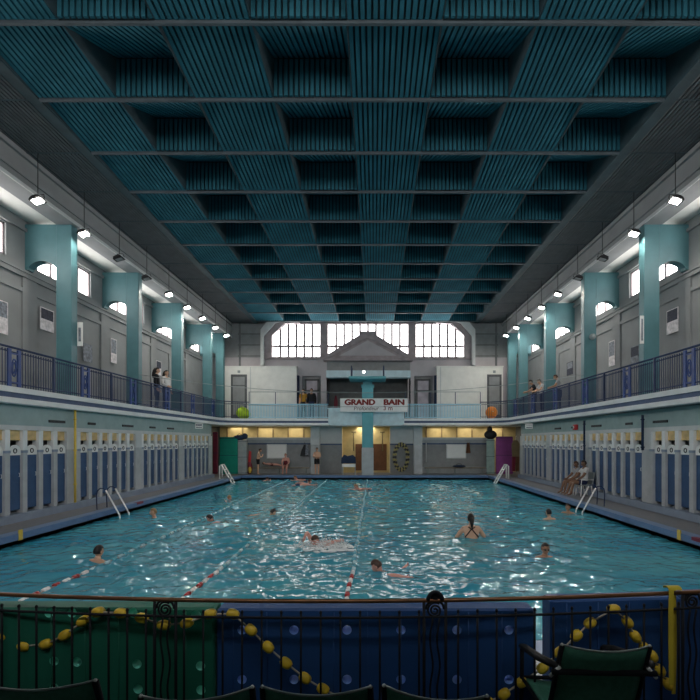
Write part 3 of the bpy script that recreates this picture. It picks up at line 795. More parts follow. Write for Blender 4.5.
# white boards, benches, bags
for nm, a, c, y0_, y1_ in (('left', 267, 287, 444, 458.5), ('right', 446, 466, 444, 458.5)):
    b = MB(); b.cbox(XL(a), XL(c), LY-.09, LY-.03, ZL(y1_), ZL(y0_), M['white'], .01); o = b.build('notice_board')
    tag(o, f'blank white board on the far wall, {nm} of the diving tower', 'board')
    b = MB(); b.box(XL(a)+.06, XL(c)-.06, LY-.095, LY-.09, ZL(y1_)+.06, ZL(y0_)-.06, M['whiteplastic']); b.build('board_face', o)
for nm, a, c in (('left', 250, 310), ('right', 424, 484)):
    t = empty('bench', (XL(a), LY-.4, 0), f'long low wooden bench against the far wall, {nm} side', 'bench')
    w = XL(c)-XL(a)
    b = MB()
    for q in range(3): b.cbox(0, w, -.18+q*.12, -.08+q*.12, .38, .42, M['wood'], .005)
    b.build('seat', t)
    for q in (.2, w/2, w-.2):
        b = MB(); b.box(q-.03, q+.03, -.15, .15, .001, .38, M['greymetal']); b.build('leg', t)
t = empty('bag', (XL(305), LY-.14, ZL(456)), 'black and white bag hanging on the far wall left of the column', 'bag')
b = MB(); b.prism([(-.3, 0), (.25, 0), (.2, .45), (.05, .75), (-.05, .75), (-.2, .4)], 'y', -.08, .08, M['black']); b.build('pouch', t)
b = MB(); b.prism([(.05, .05), (.3, .1), (.25, .7), (.1, .8)], 'y', -.12, -.08, M['postermid']); b.build('towel', t)
b = MB(); b.tube([(-.05, 0, .75), (0, .04, .95), (.05, 0, .75)], .015, M['black'], 5); b.build('strap', t)
t = empty('bath_towel', (XL(468), LY-.13, ZL(453)), 'reddish brown towel hung beside the right white board', 'towel')
b = MB(); n = 7; pts = [(-.15+.3*i/(n-1), .05*math.sin(i*2.1)) for i in range(n)]
vs = [(p[0]*(1-.5*(k == 1)), p[1]-.02*k, .7*k) for k in (0, 1) for p in pts]
b.add(vs, [(i, i+1, n+i+1, n+i) for i in range(n-1)], M['brown']); o = b.build('cloth', t); md = o.modifiers.new('t', 'SOLIDIFY'); md.thickness = .03
b = MB(); b.tube([(0, 0, .68), (0, .08, .74)], .015, M['steel'], 5); b.build('hook', t)
t = empty('sports_bag', (XL(458), LY-.42, .421), 'flat dark bag lying on the right far bench', 'bag')
b = MB(); b.ell((0, 0, .09), (.45, .14, .09), M['navy']); b.build('body', t)
b = MB(); b.tube([(-.2, 0, .15), (-.1, 0, .26), (.1, 0, .26), (.2, 0, .15)], .015, M['black'], 5); b.build('handle', t)
t = empty('drain_tube', (XL(426), LY-.08, ZL(462)), 'thin white vertical tube on far wall beside the right column', 'tube')
b = MB(); b.tube([(0,0,0), (0,0,1.28)], .035, M['white'], 8); b.build('tube', t)
# coiled yellow lane rope on the wall
t = empty('coiled_lane_rope', (XL(401), LY-.16, ZL(457)), 'oval coil of yellow and black float rope hung on far wall', 'rope')
for ring, (rx, rz) in enumerate(((.50, .92), (.38, .78))):
    n = 34 if ring == 0 else 26
    b = MB(); b.tube([(rx*math.cos(a), -.05*ring, rz*math.sin(a)) for a in np.linspace(0, 2*PI, 40)[:-1]], .02, M['rope'], 5, closed=True); b.build('rope', t)
    fm = {}
    for i in range(n):
        a = 2*PI*i/n; mm = M['coilyellow'] if i % 2 == 0 else M['coildark']
        if i % 2 not in fm:
            q = MB(); q.ell((0,0,0), (.085,.08,.085), mm, 8, 5); fm[i % 2] = q.mesh('float')
        o = bpy.data.objects.new('float', fm[i % 2]); COL.objects.link(o); o.parent = t; o.location = (rx*math.cos(a), -.05*ring, rz*math.sin(a))

# far corner mats and boards
def slab(name, px0, px1, py0, py1, Y, th, m, label, cat, tilt=0):
    x0, x1 = PX(px0, Y), PX(px1, Y); z0, z1 = max(.001, PZ(py1, Y)), PZ(py0, Y)
    t = empty(name, ((x0+x1)/2, Y, z0), label, cat); t.rotation_euler = (tilt, 0, 0)
    w = (x1-x0)/2
    b = MB(); b.cbox(-w, w, -th/2, th/2, 0, z1-z0, m, .03); b.build('body', t)
    b = MB()
    for q in (.02, .5, .98):
        zz_ = .04+(z1-z0-.08)*q; b.box(-w-.004, w+.004, -th/2-.004, th/2+.004, zz_-.012, zz_+.012, M['navy'])
    b.build('seam', t)
    return t
slab('gym_mat', 220, 238, 437, 474, 29.9, .22, M['fargreen'], 'tall green foam mat standing in far left corner', 'mat')
slab('gym_mat', 496, 512.5, 436.5, 474, 29.9, .22, M['magenta'], 'tall magenta foam mat standing in far right corner', 'mat')
slab('locker', 238.5, 247, 440, 474, 30.0, .35, M['greymetal'], 'grey upright locker beside the green mat', 'locker')
slab('partition_panel', 486.5, 494.5, 439, 474, 30.0, .12, M['green_grey'], 'grey green upright panel beside the magenta mat', 'panel')
slab('float_board', 213, 217.8, 432, 474, 29.4, .12, M['maroon'], 'narrow maroon board standing between left cabins and green mat', 'board')
t = empty('duffel_bag', (PX(241, 29.95), 29.95, PZ(440, 30)), 'dark blue bag lying on top of the grey locker', 'bag')
b = MB(); b.ell((-.1, 0, .16), (.42, .2, .17), M['navy']); b.ell((.25, 0, .24), (.2, .18, .2), M['navy']); b.build('body', t)
b = MB(); b.tube([(-.3, 0, .28), (-.1, 0, .42), (.1, 0, .3)], .02, M['black'], 5); b.build('strap', t)
t = empty('duffel_bag', (PX(490.5, 30), 30.0, PZ(439, 30)), 'black slouching bag on top of the grey green panel', 'bag')
b = MB(); b.ell((0, 0, .28), (.42, .2, .3), M['black']); b.ell((-.05, 0, .62), (.18, .15, .2), M['black']); b.build('body', t)
b = MB(); b.tube([(-.12, -.1, .7), (-.05, -.1, .95), (.05, -.1, .7)], .025, M['black'], 5); b.build('strap', t)
# hung wetsuit right, red fin bag left
t = empty('wetsuit', (PX(515.5, 29.7), 29.7, .25), 'brown and red wetsuit hanging beside the right cabins', 'wetsuit')
b = MB(); b.prism([(-.2, .95), (-.24, 1.75), (-.1, 2.0), (.1, 2.0), (.24, 1.75), (.22, .95)], 'y', -.09, .09, M['wood']); b.build('top', t)
for q, m in ((-.12, 'maroon'), (.12, 'brown')):
    b = MB(); b.prism([(q-.1, .0), (q+.08, .0), (q+.11, .95), (q-.1, .95)], 'y', -.07, .07, M[m]); b.build('leg', t)
b = MB(); b.tube([(0, 0, 2.0), (0, 0, 2.2), (.05, 0, 2.28)], .015, M['steel'], 5); b.build('hanger', t)
t = empty('fin_bag', (PX(249.5, 30.3), 30.3, .001), 'red and yellow bag standing on the floor beside the grey locker', 'bag')
b = MB(); b.ell((0, 0, .42), (.2, .16, .42), M['maroon']); b.build('body', t)
b = MB(); b.ell((.05, -.12, .3), (.12, .1, .22), M['yellow']); b.build('pocket', t)
b = MB(); b.prism([(-.1, .7), (.08, .7), (.12, 1.5), (-.02, 1.55)], 'y', -.03, .03, M['red']); b.build('fin', t)
# balls on the balcony corners
t = empty('exercise_ball', (PX(243.5, 29.95), 29.95, SF), 'lime green vinyl bag slumped at the far left balcony corner', 'bag')
b = MB(); b.ell((-.05, 0, .38), (.42, .3, .38), M['limegreen'], 18, 12); b.ell((.15, 0, .3), (.3, .26, .3), M['limegreen'], 16, 10); b.build('body', t)
b = MB(); b.tube([(-.2, -.1, .7), (-.1, -.1, .84), (.05, -.1, .72)], .02, M['limegreen'], 6); b.build('handle', t); t.name = 'vinyl_bag'
t = empty('exercise_ball', (PX(491.5, 29.95), 29.95, SF), 'orange exercise ball at the far right balcony corner', 'ball')
b = MB(); b.ell((0, 0, .40), (.38, .38, .40), M['orange'], 20, 14); b.build('ball', t)
b = MB(); b.lathe([(.03, -.02), (.03, .0)], M['white'], (0, -.37, .45), 10, 'y'); b.build('valve', t)

# ------------------------------------------------------------------ diving tower with sign
TY = 29.32
t = empty('diving_tower', (PX(367.6, TY), TY, 0), 'teal diving tower on a single column at the far pool edge', 'diving tower')
b = MB(); b.cbox(-.36, .36, .0, .27, 1.78, 5.75, M['towerteal'], .03); b.build('column', t)
b = MB(); b.cbox(-.38, .38, -.0, .28, .013, 1.78, M['pilgrey'], .03); b.build('column_base', t)
b = MB(); b.cbox(-.30, .30, .02, .26, 5.75, 6.02, M['towerteal'], .02); b.cbox(-.42, .42, -.02, .3, 5.62, 5.8, M['towerteal'], .02); b.build('neck', t)
b = MB(); b.cbox(-1.15, 1.15, -1.0, .6, 6.02, 6.2, M['towerteal'], .03); b.build('platform', t)
for q in (-1.02, 1.02):
    for yy in (-.3, .55):
        b = MB(); b.tube([(q, yy, 6.2), (q, yy, 6.95)], .04, M['railblue'], 8); b.build('post', t)
    b = MB(); b.tube([(q, -.3, 6.9), (q, .55, 6.9)], .03, M['railblue'], 8); b.build('handrail', t)
def text(s, size, m, parent, loc, wx=1.0, name='lettering', off=0.0, shear=0):
    cu = bpy.data.curves.new(name, 'FONT'); cu.body = s; cu.size = size; cu.extrude = .006; cu.offset = min(off, .004); cu.shear = shear
    cu.align_x = 'LEFT'
    o = bpy.data.objects.new('tmp', cu); COL.objects.link(o); bpy.context.view_layer.update()
    me = bpy.data.meshes.new_from_object(o.evaluated_get(bpy.context.evaluated_depsgraph_get()))
    bpy.data.objects.remove(o)
    xs = [v.co.x for v in me.vertices]; w0 = max(xs)-min(xs); x0 = min(xs)
    for v in me.vertices: v.co.x = (v.co.x-x0)/w0*wx
    me.materials.clear(); me.materials.append(m)
    if off > .005:
        bm = bmesh.new(); bm.from_mesh(me); g0 = bm.verts[:]+bm.edges[:]+bm.faces[:]
        for q, d in enumerate(((.028, 0), (-.028, 0), (0, .02), (0, -.016))):
            e = bmesh.ops.duplicate(bm, geom=g0)['geom']
            bmesh.ops.translate(bm, vec=(d[0], d[1], .001*(q+1)), verts=[v for v in e if isinstance(v, bmesh.types.BMVert)])
        bm.to_mesh(me); bm.free()
    o = bpy.data.objects.new(name, me); COL.objects.link(o); o.parent = parent; o.location = loc; o.rotation_euler = (PI/2, 0, 0); return o
SY = TY-.1
sx = lambda p: PX(p, SY); sz = lambda p: PZ(p, SY)
x0 = sx(340.2); t = empty('depth_sign', (x0, SY, sz(412)), 'wide white sign reading GRAND BAIN across the diving tower', 'sign')
b = MB(); b.cbox(0, sx(407.6)-x0, -.03, .05, 0, sz(398.4)-sz(412), M['slabwhite'], .01); b.build('panel', t)
text('GRAND', .48, M['darkred'], t, (sx(345)-x0, -.034, sz(404.8)-sz(412)), sx(374.8)-sx(345), off=.006)
text('BAIN', .48, M['darkred'], t, (sx(384)-x0, -.034, sz(404.8)-sz(412)), sx(404)-sx(384), off=.006)
text('Profondeur', .36, M['lettergrey'], t, (sx(354)-x0, -.034, sz(410.2)-sz(412)), sx(379)-sx(354), shear=.2)
text('3 m', .40, M['darkred'], t, (sx(383.5)-x0, -.034, sz(410.2)-sz(412)), sx(392.5)-sx(383.5), off=.004)
# starting block bench beside the tower (white board on dark base)
t = empty('guard_chair', (PX(349, 29.8), 29.8, .001), 'dark covered stand with a white board left of the diving tower', 'stand')
b = MB(); b.prism([(-.5, .75), (.45, .75), (.42, 1.15), (.25, 1.3), (-.1, 1.22), (-.3, 1.32), (-.48, 1.1)], 'y', -.2, .2, M['navy']); b.build('cover', t)
b = MB(); b.cbox(-.42, .42, -.26, -.2, .52, .72, M['whiteplastic'], .01); b.build('board', t)
for q in (-.4, .4):
    b = MB(); b.box(q-.03, q+.03, -.18, .18, 0, .75, M['greymetal']); b.build('leg', t)
t.name = 'lifeguard_stand'

# ------------------------------------------------------------------ ladders
def ladder(x, ya, yb, s, label):
    # s=+1: pool lies on +x side of the rim
    t = empty('pool_ladder', (x, (ya+yb)/2, 0), label, 'pool ladder')
    for y in (ya, yb):
        yy = y-(ya+yb)/2
        b = MB(); b.tube([(-s*.48, yy, .0), (-s*.5, yy, .45), (-s*.47, yy, .6), (-s*.38, yy, .68), (-s*.27, yy, .68), (-s*.2, yy, .62)], .018, M['railblue'], 8); b.build('deck_post', t)
        b = MB(); b.tube([(-s*.2, yy, .62), (s*.1, yy, .08), (s*.24, yy, -.18), (s*.27, yy, -.4), (s*.27, yy, -1.2)], .026, M['steel'], 8); b.build('rail', t)
    for z in (-.4, -.65, -.9):
        b = MB(); b.cbox(min(s*.22, s*.32), max(s*.22, s*.32), (ya-yb)/2, (yb-ya)/2, z, z+.03, M['steel'], .005); b.build('tread', t)
ladder(PL+.0, 14.75, 15.3, 1, 'steel pool ladder on the left edge nearer the camera')
ladder(PR, 15.45, 15.95, -1, 'steel pool ladder on right edge by the seated pair')
def far_ladder(x, y, s, label):
    t = empty('pool_ladder', (x, y, 0), label, 'pool ladder')
    for yy in (-.22, .22):
        b = MB(); b.tube([(-s*.55, yy, 0), (-s*.55, yy, .75), (-s*.45, yy, .82), (s*.2, yy, -.3), (s*.2, yy, -1)], .045, M['whiteplastic'], 8); b.build('rail', t)
    for q in range(5):
        f = q/4; b = MB(); xx = -s*.45+s*.65*f; zz = .82-1.12*f; b.cbox(xx-.06, xx+.06, -.22, .22, zz-.02, zz+.02, M['whiteplastic'], .006); b.build('tread', t)
far_ladder(PL, 26.9, 1, 'white sloping pool steps at the far left pool corner')
far_ladder(PR, 26.9, -1, 'white sloping pool steps at the far right pool corner')
for nm, x, s in (('left', PL, 1), ('right', PR, -1)):
    b = MB(); b.box(*sorted((x-s*.01, x+s*.02)), 10.87, 10.98, -.15, .09, M['yellow']); o = b.build('depth_marker')
    tag(o, f'small yellow marker plate on the {nm} pool rim', 'marker')
    b = MB(); b.box(*sorted((x-s*.1, x+s*.006)), 16.3 if nm == 'left' else 10.2, 16.75 if nm == 'left' else 10.5, -.06, .016, M['maroon']); o = b.build('rim_marker')
    tag(o, f'short dark red painted marker on the {nm} pool rim', 'marker')

# ------------------------------------------------------------------ lane ropes
def float_mesh(m):
    b = MB(); b.lathe([(.018, -.07), (.038, -.065), (.04, -.015), (.022, -.005), (.022, .005), (.04, .015), (.038, .065), (.018, .07)], m, (0,0,0), 10, 'y'); return b.mesh('float')
FL = {'r': float_mesh(mat('dark_red_float', (.38,.03,.03), .4)), 'w': float_mesh(M['whiteplastic']), 'p': float_mesh(mat('pale_float', (.42, .60, .65), .4)), 'b': float_mesh(mat('pale_blue_float', (.10, .38, .48), .4))}
for k, x in enumerate((-5.42, -2.97, -.41)):
    t = empty('lane_rope', (x, PN, WZ), ['lane rope nearest the left pool side', 'lane rope running between the other two', 'lane rope in line with the diving tower'][k]+' with red and white floats', 'lane rope', 0, 'floating lane ropes')
    n = 99; p = (PF-PN)/n
    b = MB(); b.tube([(0, -.05, .005), (0, PF-PN+.05, .005)], .012, M['rope'], 5); b.build('cable', t)
    for i in range(n):
        y = PN+(i+.5)*p
        c = ('r' if i % 2 else 'w') if (y < 8.7) else ('p' if i % 2 else 'b')
        o = bpy.data.objects.new('float', FL[c]); COL.objects.link(o); o.parent = t; o.location = (.02*math.sin(i*.5), (i+.5)*p, .005)
# two slack cables across the hall between the second pillars
for k, (z0, z1, l) in enumerate(((4.95, 4.2, 'upper'), (3.9, 3.62, 'lower'))):
    b = MB(); pts = []
    for f in np.linspace(0, 1, 31): pts.append((-9.69+18.34*f, 19.1, z0-(z0-z1)*(1-(2*f-1)**2)))
    b.tube(pts, .011, M['greymetal'], 5); tag(b.build('slack_cable'), f'thin slack cable strung across the hall, the {l} of two', 'cable')

# ------------------------------------------------------------------ people
BONES = [('pelvis','spine'),('spine','chest'),('chest','neck'),('chest','sh'),('sh','el'),('el','wr'),('wr','ha'),('pelvis','hip'),('hip','knee'),('knee','ankle'),('ankle','toe')]
STAND = dict(pelvis=(0,0,.95), spine=(0,.01,1.12), chest=(0,0,1.32), neck=(0,-.01,1.49), head=(0,.015,1.63),
    hip=(.09,0,.90), knee=(.10,.015,.50), ankle=(.10,-.02,.08), toe=(.12,.13,.03),
    sh=(.18,-.01,1.42), el=(.23,-.03,1.14), wr=(.24,.05,.90), ha=(.235,.08,.82))
RAD = dict(pelvis=(.150,.105), spine=(.125,.095), chest=(.155,.11), neck=(.052,.055), hip=(.088,.09), knee=(.056,.058), ankle=(.036,.038), toe=(.036,.022),
    sh=(.060,.062), el=(.042,.042), wr=(.029,.026), ha=(.036,.018))
def person(label, loc, rz=0, scale=1.0, pose=None, skin='a', hair='dark', long_hair=False, clothes=(), face=(0,1,0), tilt=None, cap=None, goggles=False, group=None, straps=False, bun=False, build=1.0):
    J = {}
    for k, v in STAND.items():
        if k in ('pelvis','spine','chest','neck','head'): J[k] = Vector(v)
        else: J[k+'R'] = Vector(v); J[k+'L'] = Vector((-v[0], v[1], v[2]))
    for k, v in (pose or {}).items(): J[k] = Vector(v)
    if tilt is not None:
        for k in J: J[k] = tilt @ J[k]
        face = tilt @ Vector(face)
    t = empty('person', loc, label, 'person', rz, group); t.scale = (scale,)*3
    # skeleton -> skin
    order = ['pelvis','spine','chest','neck']+[k+s for s in 'LR' for k in ('hip','knee','ankle','toe','sh','el','wr','ha')]
    idx = {k: i for i, k in enumerate(order)}; vs = [J[k] for k in order]; es = [(0,1),(1,2),(2,3)]
    top = J['neck'].lerp(J['head'], .6); vs.append(top); es.append((3, len(vs)-1))
    for s in 'LR':
        es += [(0, idx['hip'+s]), (idx['hip'+s], idx['knee'+s]), (idx['knee'+s], idx['ankle'+s]), (idx['ankle'+s], idx['toe'+s]),
               (2, idx['sh'+s]), (idx['sh'+s], idx['el'+s]), (idx['el'+s], idx['wr'+s]), (idx['wr'+s], idx['ha'+s])]
    me = bpy.data.meshes.new('sk'); me.from_pydata([tuple(v) for v in vs], es, [])
    so = bpy.data.objects.new('sk', me); COL.objects.link(so)
    sm = so.modifiers.new('s', 'SKIN'); sm.use_smooth_shade = True
    su = so.modifiers.new('u', 'SUBSURF'); su.levels = 2; su.render_levels = 2
    if not me.skin_vertices:
        bpy.context.view_layer.objects.active = so
    sl = me.skin_vertices[0].data
    for i, k in enumerate(order+['neck']):
        kk = k if k in RAD else k[:-1]; r = RAD[kk]; sl[i].radius = (r[0]*build*1.12, r[1]*build*1.12); sl[i].use_root = (i == 0)
    bpy.context.view_layer.update(); dg = bpy.context.evaluated_depsgraph_get()
    bme = bpy.data.meshes.new_from_object(so.evaluated_get(dg)); bpy.data.objects.remove(so)
    # segments for clothing
    segs = []
    for n_, (a, c) in enumerate(BONES):
        for s in 'LR':
            A = J.get(a) if a in J else J[a+s]; C = J.get(c) if c in J else J[c+s]; segs.append((n_, A, C))
    V = [v.co.copy() for v in bme.vertices]; N = [v.normal.copy() for v in bme.vertices]
    info = []
    for p in bme.polygons:
        c = p.center; best = None
        for n_, A, C in segs:
            d = C-A; u = max(0, min(1, (c-A).dot(d)/max(d.length_squared, 1e-9))); dist = (A+d*u-c).length
            if n_ in (0, 1): dist *= .72
            if best is None or dist < best[0]: best = (dist, n_, u)
        info.append(best[1:])
    polys = [tuple(p.vertices) for p in bme.polygons]
    b = MB(); b.add(V, polys, SKIN[skin], True); bpy.data.meshes.remove(bme)
    # head
    up = (J['head']-J['neck']).normalized(); F = Vector(face).normalized(); F = (F-up*F.dot(up)).normalized(); S = F.cross(up)
    Rm = Matrix((S, F, up)).transposed(); hc = J['head']+up*.02
    b2 = MB(); b2.ell((0,0,0), (.078,.098,.122), SKIN[skin], 18, 14)
    hv = []
    for x, y, z in b2.v:
        if z < 0: x *= 1+z*2.2; y *= 1+z*1.0; y += -z*.12
        if y > .05 and z > -.02: y -= (y-.05)*.25
        hv.append(hc+Rm @ Vector((x, y, z)))
    b.add(hv, b2.f, SKIN[skin], True)
    def hp(x, y, z): return hc+Rm @ Vector((x, y, z))
    b.ell(hp(0, .098, -.018), (.015,.02,.03), SKIN[skin], 8, 6, Rm)
    b.ell(hp(0, .100, .0), (.009,.014,.03), SKIN[skin], 8, 6, Rm)
    for q in (-1, 1):
        b.ell(hp(q*.076, -.005, -.005), (.012,.024,.034), SKIN[skin], 8, 6, Rm)
        b.ell(hp(q*.03, .083, .012), (.013,.010,.008), CL['white'], 8, 5, Rm); b.ell(hp(q*.03, .091, .012), (.006,.004,.006), HAIRM['dark'], 6, 4, Rm)
        b.ell(hp(q*.03, .085, .034), (.019,.008,.004), HAIRM[hair], 6, 4, Rm)
    b.ell(hp(0, .093, -.058), (.024,.008,.007), SKIN['c'], 8, 5, Rm)
    # hands
    for s, sg in (('L', -1), ('R', 1)):
        w, h, e = J['wr'+s], J['ha'+s], J['el'+s]
        d = (h-w).normalized(); side = d.cross(Vector((sg, .25, .1))).normalized(); palm = side.cross(d).normalized()
        for q, (o_, ln) in enumerate(((-.027, .058), (-.009, .070), (.009, .066), (.026, .050))):
            p0 = w+d*.055+side*o_; p1 = w+d*.10+side*o_*1.1; p2 = p1+(d+palm*.35).normalized()*ln*.5; p3 = p2+(d+palm*.9).normalized()*ln*.5
            b.tube([p0, p1, p2, p3], [.010,.0095,.0085,.0065], SKIN[skin], 6)
        p0 = w+d*.02+side*(-.02); p1 = p0+(d*.6-side*.8).normalized()*.035; p2 = p1+(d*.85-side*.5+palm*.2).normalized()*.03
        b.tube([p0, p1, p2], [.012,.010,.007], SKIN[skin], 6)
    b.build('body', t)
    # hair / cap
    hm = MB(); q = MB(); q.ell((0,0,0), (.086,.108,.130), HAIRM[hair], 18, 14)
    keep = []
    hvv = []
    for x, y, z in q.v:
        if z < 0: x *= 1+z*1.2
        hvv.append((x, y, z))
    for f in q.f:
        cx_, cy_, cz_ = (sum(hvv[i][a] for i in f)/len(f) for a in range(3))
        if cap: ok = cz_ > .015-.0*cy_
        else: ok = (cz_ > .055+max(0, cy_)*.25) or (cy_ < .01 and cz_ > (-.05 if not long_hair else -.1))
        if ok: keep.append(f)
    m = CL[cap] if cap else HAIRM[hair]
    hm.add([hc+Rm @ Vector((x, y-.004, z+.004)) for x, y, z in hvv], keep, m, True)
    if long_hair:
        hm.tube([hp(0, -.06, .06), hp(0, -.09, -.04), hp(0, -.10, -.14), hp(0, -.105, -.25), hp(0, -.10, -.33)], [.075,.085,.08,.065,.03], m, 10)
    if bun: hm.tube([hp(0, -.07, .02), hp(0, -.10, -.06), hp(0, -.10, -.15), hp(0, -.09, -.22)], [.05,.05,.035,.015], m, 10)
    hm.build('swim_cap' if cap else 'hair', t)
    if goggles:
        g = MB()
        for q_ in (-1, 1): g.ell(hp(q_*.032, .095, .012), (.026,.014,.018), M['black'], 10, 6, Rm)
        g.tube([hp(.09*math.sin(a), .092*math.cos(a)+.0, .015) for a in np.linspace(0, 2*PI, 20)[:-1]], .007, M['black'], 5, closed=True); g.build('goggles', t)
    for nm, cond, m, off in clothes:
        fs = [f for f, (n_, u) in zip(polys, info) if cond(n_, u)]
        if not fs: continue
        u_ = sorted({i for f in fs for i in f}); mp = {i: k for k, i in enumerate(u_)}
        g = MB(); g.add([V[i]+N[i]*off for i in u_], [tuple(mp[i] for i in f) for f in fs], m, True)
        o = g.build(nm, t)
    if straps:
        bv = BVHTree.FromPolygons(V, polys); g = MB()
        def onback(x, z):
            h = bv.ray_cast(Vector((x, -2, z)), Vector((0, 1, 0)))
            return (h[0]+Vector((0, -.006, 0))) if h[0] else Vector((x, -.1, z))
        for sg in (-1, 1):
            g.tube([onback(sg*(.08-.10*f), 1.47-.07*f) for f in np.linspace(0, 1, 5)]+[onback(-sg*(.02+.14*f), 1.40-.17*f) for f in np.linspace(.1, 1, 8)], .015, m, 6)
        g.build('straps', t)
    return t
def c_trousers(n, u): return n in (7, 8) or (n == 9 and u < .93) or (n == 0 and u < .7)
def c_shorts(n, u): return n == 7 or (n == 8 and u < .55) or (n == 0 and u < .55)
def c_trunks(n, u): return n == 7 or (n == 8 and u < .25) or (n == 0 and u < .5)
def c_tee(n, u): return (n == 0 and u > .35) or n in (1, 3) or (n == 2 and u < .72) or (n == 4 and u < .55)
def c_long(n, u): return (n == 0 and u > .35) or n in (1, 3, 4) or (n == 2 and u < .72) or (n == 5 and u < .93)
def c_shoes(n, u): return n == 10 or (n == 9 and u > .95)
def c_suit(n, u): return n in (0, 7) or (n == 1 and u < .9) or (n == 8 and u < .08)
def c_lowsuit(n, u): return n in (0, 7) or (n == 1 and u < .12) or (n == 8 and u < .08)
C = CL
G = 1.12
# gallery visitors
LEAN = dict(neck=(0,.10,1.46), head=(0,.17,1.58), chest=(0,.06,1.30), shR=(.18,.08,1.40), shL=(-.18,.08,1.40), elR=(.25,.22,1.18), wrR=(.16,.42,1.12), haR=(.10,.47,1.11), elL=(-.25,.22,1.18), wrL=(-.16,.42,1.12), haL=(-.10,.47,1.11))
person('long-haired person in dark top and jeans behind left gallery railing', (-10.15, 21.5, SF), math.radians(-75), G, None, 'a', 'dark', True, (('jumper', c_long, C['black'], .014), ('jeans', c_trousers, C['jeans'], .012), ('shoes', c_shoes, C['black'], .012)))
person('person in pale grey top and jeans, right of the pair behind left railing', (-10.1, 22.35, SF), math.radians(-110), G, dict(elR=(.26,.05,1.16), wrR=(.14,.22,1.05), haR=(.08,.26,1.04)), 'a', 'dark', True, (('jumper', c_long, C['white'], .014), ('jeans', c_trousers, C['jeans'], .012), ('shoes', c_shoes, C['black'], .012)))
person('dark-haired person in black top leaning on the right gallery railing', (9.0, 25.75, SF), math.radians(80), G*1.03, LEAN, 'b', 'dark', False, (('shirt', c_tee, C['black'], .014), ('trousers', c_trousers, C['navy'], .012), ('shoes', c_shoes, C['black'], .012)))
person('dark-haired person in white top beside the person in black on right gallery', (9.0, 24.55, SF), math.radians(95), G*.96, LEAN, 'a', 'dark', False, (('shirt', c_tee, C['white'], .014), ('trousers', c_trousers, C['navy'], .012), ('shoes', c_shoes, C['black'], .012)))
person('person in light grey top standing alone on the right gallery', (9.05, 22.4, SF), math.radians(70), G*.93, LEAN, 'b', 'brown', False, (('shirt', c_tee, C['grey'], .014), ('trousers', c_trousers, C['navy'], .012), ('shoes', c_shoes, C['black'], .012)))
person('long-haired person in mustard and black on the far balcony', (PX(303.3, 30.1), 30.1, SF), PI*.97, 1.10, dict(kneeL=(-.13,.03,.5), ankleL=(-.2,0,.08), toeL=(-.22,.13,.03)), 'a', 'dark', True, (('top', c_tee, C['mustard'], .016), ('trousers', c_trousers, C['black'], .012), ('shoes', c_shoes, C['black'], .012)))
person('person in all black clothes on far balcony, right of the mustard top', (PX(311.5, 30.1), 30.1, SF), PI*1.03, 1.12, None, 'b', 'dark', False, (('jumper', c_long, C['black'], .016), ('trousers', c_trousers, C['navy'], .012), ('shoes', c_shoes, C['black'], .012)), build=1.08)
# poolside, far deck
person('bather in dark shorts standing sideways near the grey locker', (PX(258, 30.2), 30.2, .001), math.radians(-70), .99, dict(neck=(0,.06,1.46), head=(0,.13,1.58), chest=(0,.03,1.3), elR=(.2,.12,1.15), wrR=(.08,.28,1.2), haR=(.04,.3,1.28), elL=(-.2,.12,1.15), wrL=(-.08,.28,1.2), haL=(-.04,.3,1.28), shR=(.17,.04,1.4), shL=(-.17,.04,1.4)), 'a', 'brown', False, (('swim_shorts', c_shorts, C['black'], .012),))
SIT = dict(pelvis=(0,0,.52), spine=(0,.0,.70), chest=(0,.04,.90), neck=(0,.08,1.07), head=(0,.12,1.20), hipR=(.09,.04,.50), hipL=(-.09,.04,.50), kneeR=(.12,.46,.50), kneeL=(-.12,.46,.50), ankleR=(.12,.44,.08), ankleL=(-.12,.44,.08), toeR=(.13,.58,.03), toeL=(-.13,.58,.03), shR=(.17,.06,1.0), shL=(-.17,.06,1.0), elR=(.24,.16,.76), elL=(-.24,.16,.76), wrR=(.16,.36,.62), wrL=(-.16,.36,.62), haR=(.13,.43,.6), haL=(-.13,.43,.6))
person('seated bather in dark red swimsuit on left far bench', (PX(286, 30.8), 30.8, .001), PI, 1.02, SIT, 'c', 'fair', False, (('swimsuit', c_suit, C['maroon'], .012),))
ARMX = dict(elR=(.24,.08,1.14), wrR=(.02,.22,1.20), haR=(-.08,.20,1.22), elL=(-.24,.08,1.14), wrL=(-.02,.24,1.16), haL=(.08,.22,1.18))
person('bather in black trunks standing with crossed arms by left column', (PX(317, 30.25), 30.25, .013), PI, .99, ARMX, 'a', 'brown', False, (('swim_trunks', c_shorts, C['black'], .012),))
LIE = Matrix.Rotation(math.radians(-84), 3, 'X')
person('pink-skinned bather lying along the left far bench', (PX(283, 30.85), 30.8, .56), math.radians(-90), .78, dict(kneeL=(-.1,.06,.52)), 'c', 'brown', False, (('swimsuit', c_trunks, C['maroon'], .012),), tilt=Matrix.Rotation(math.radians(84), 3, 'X'))
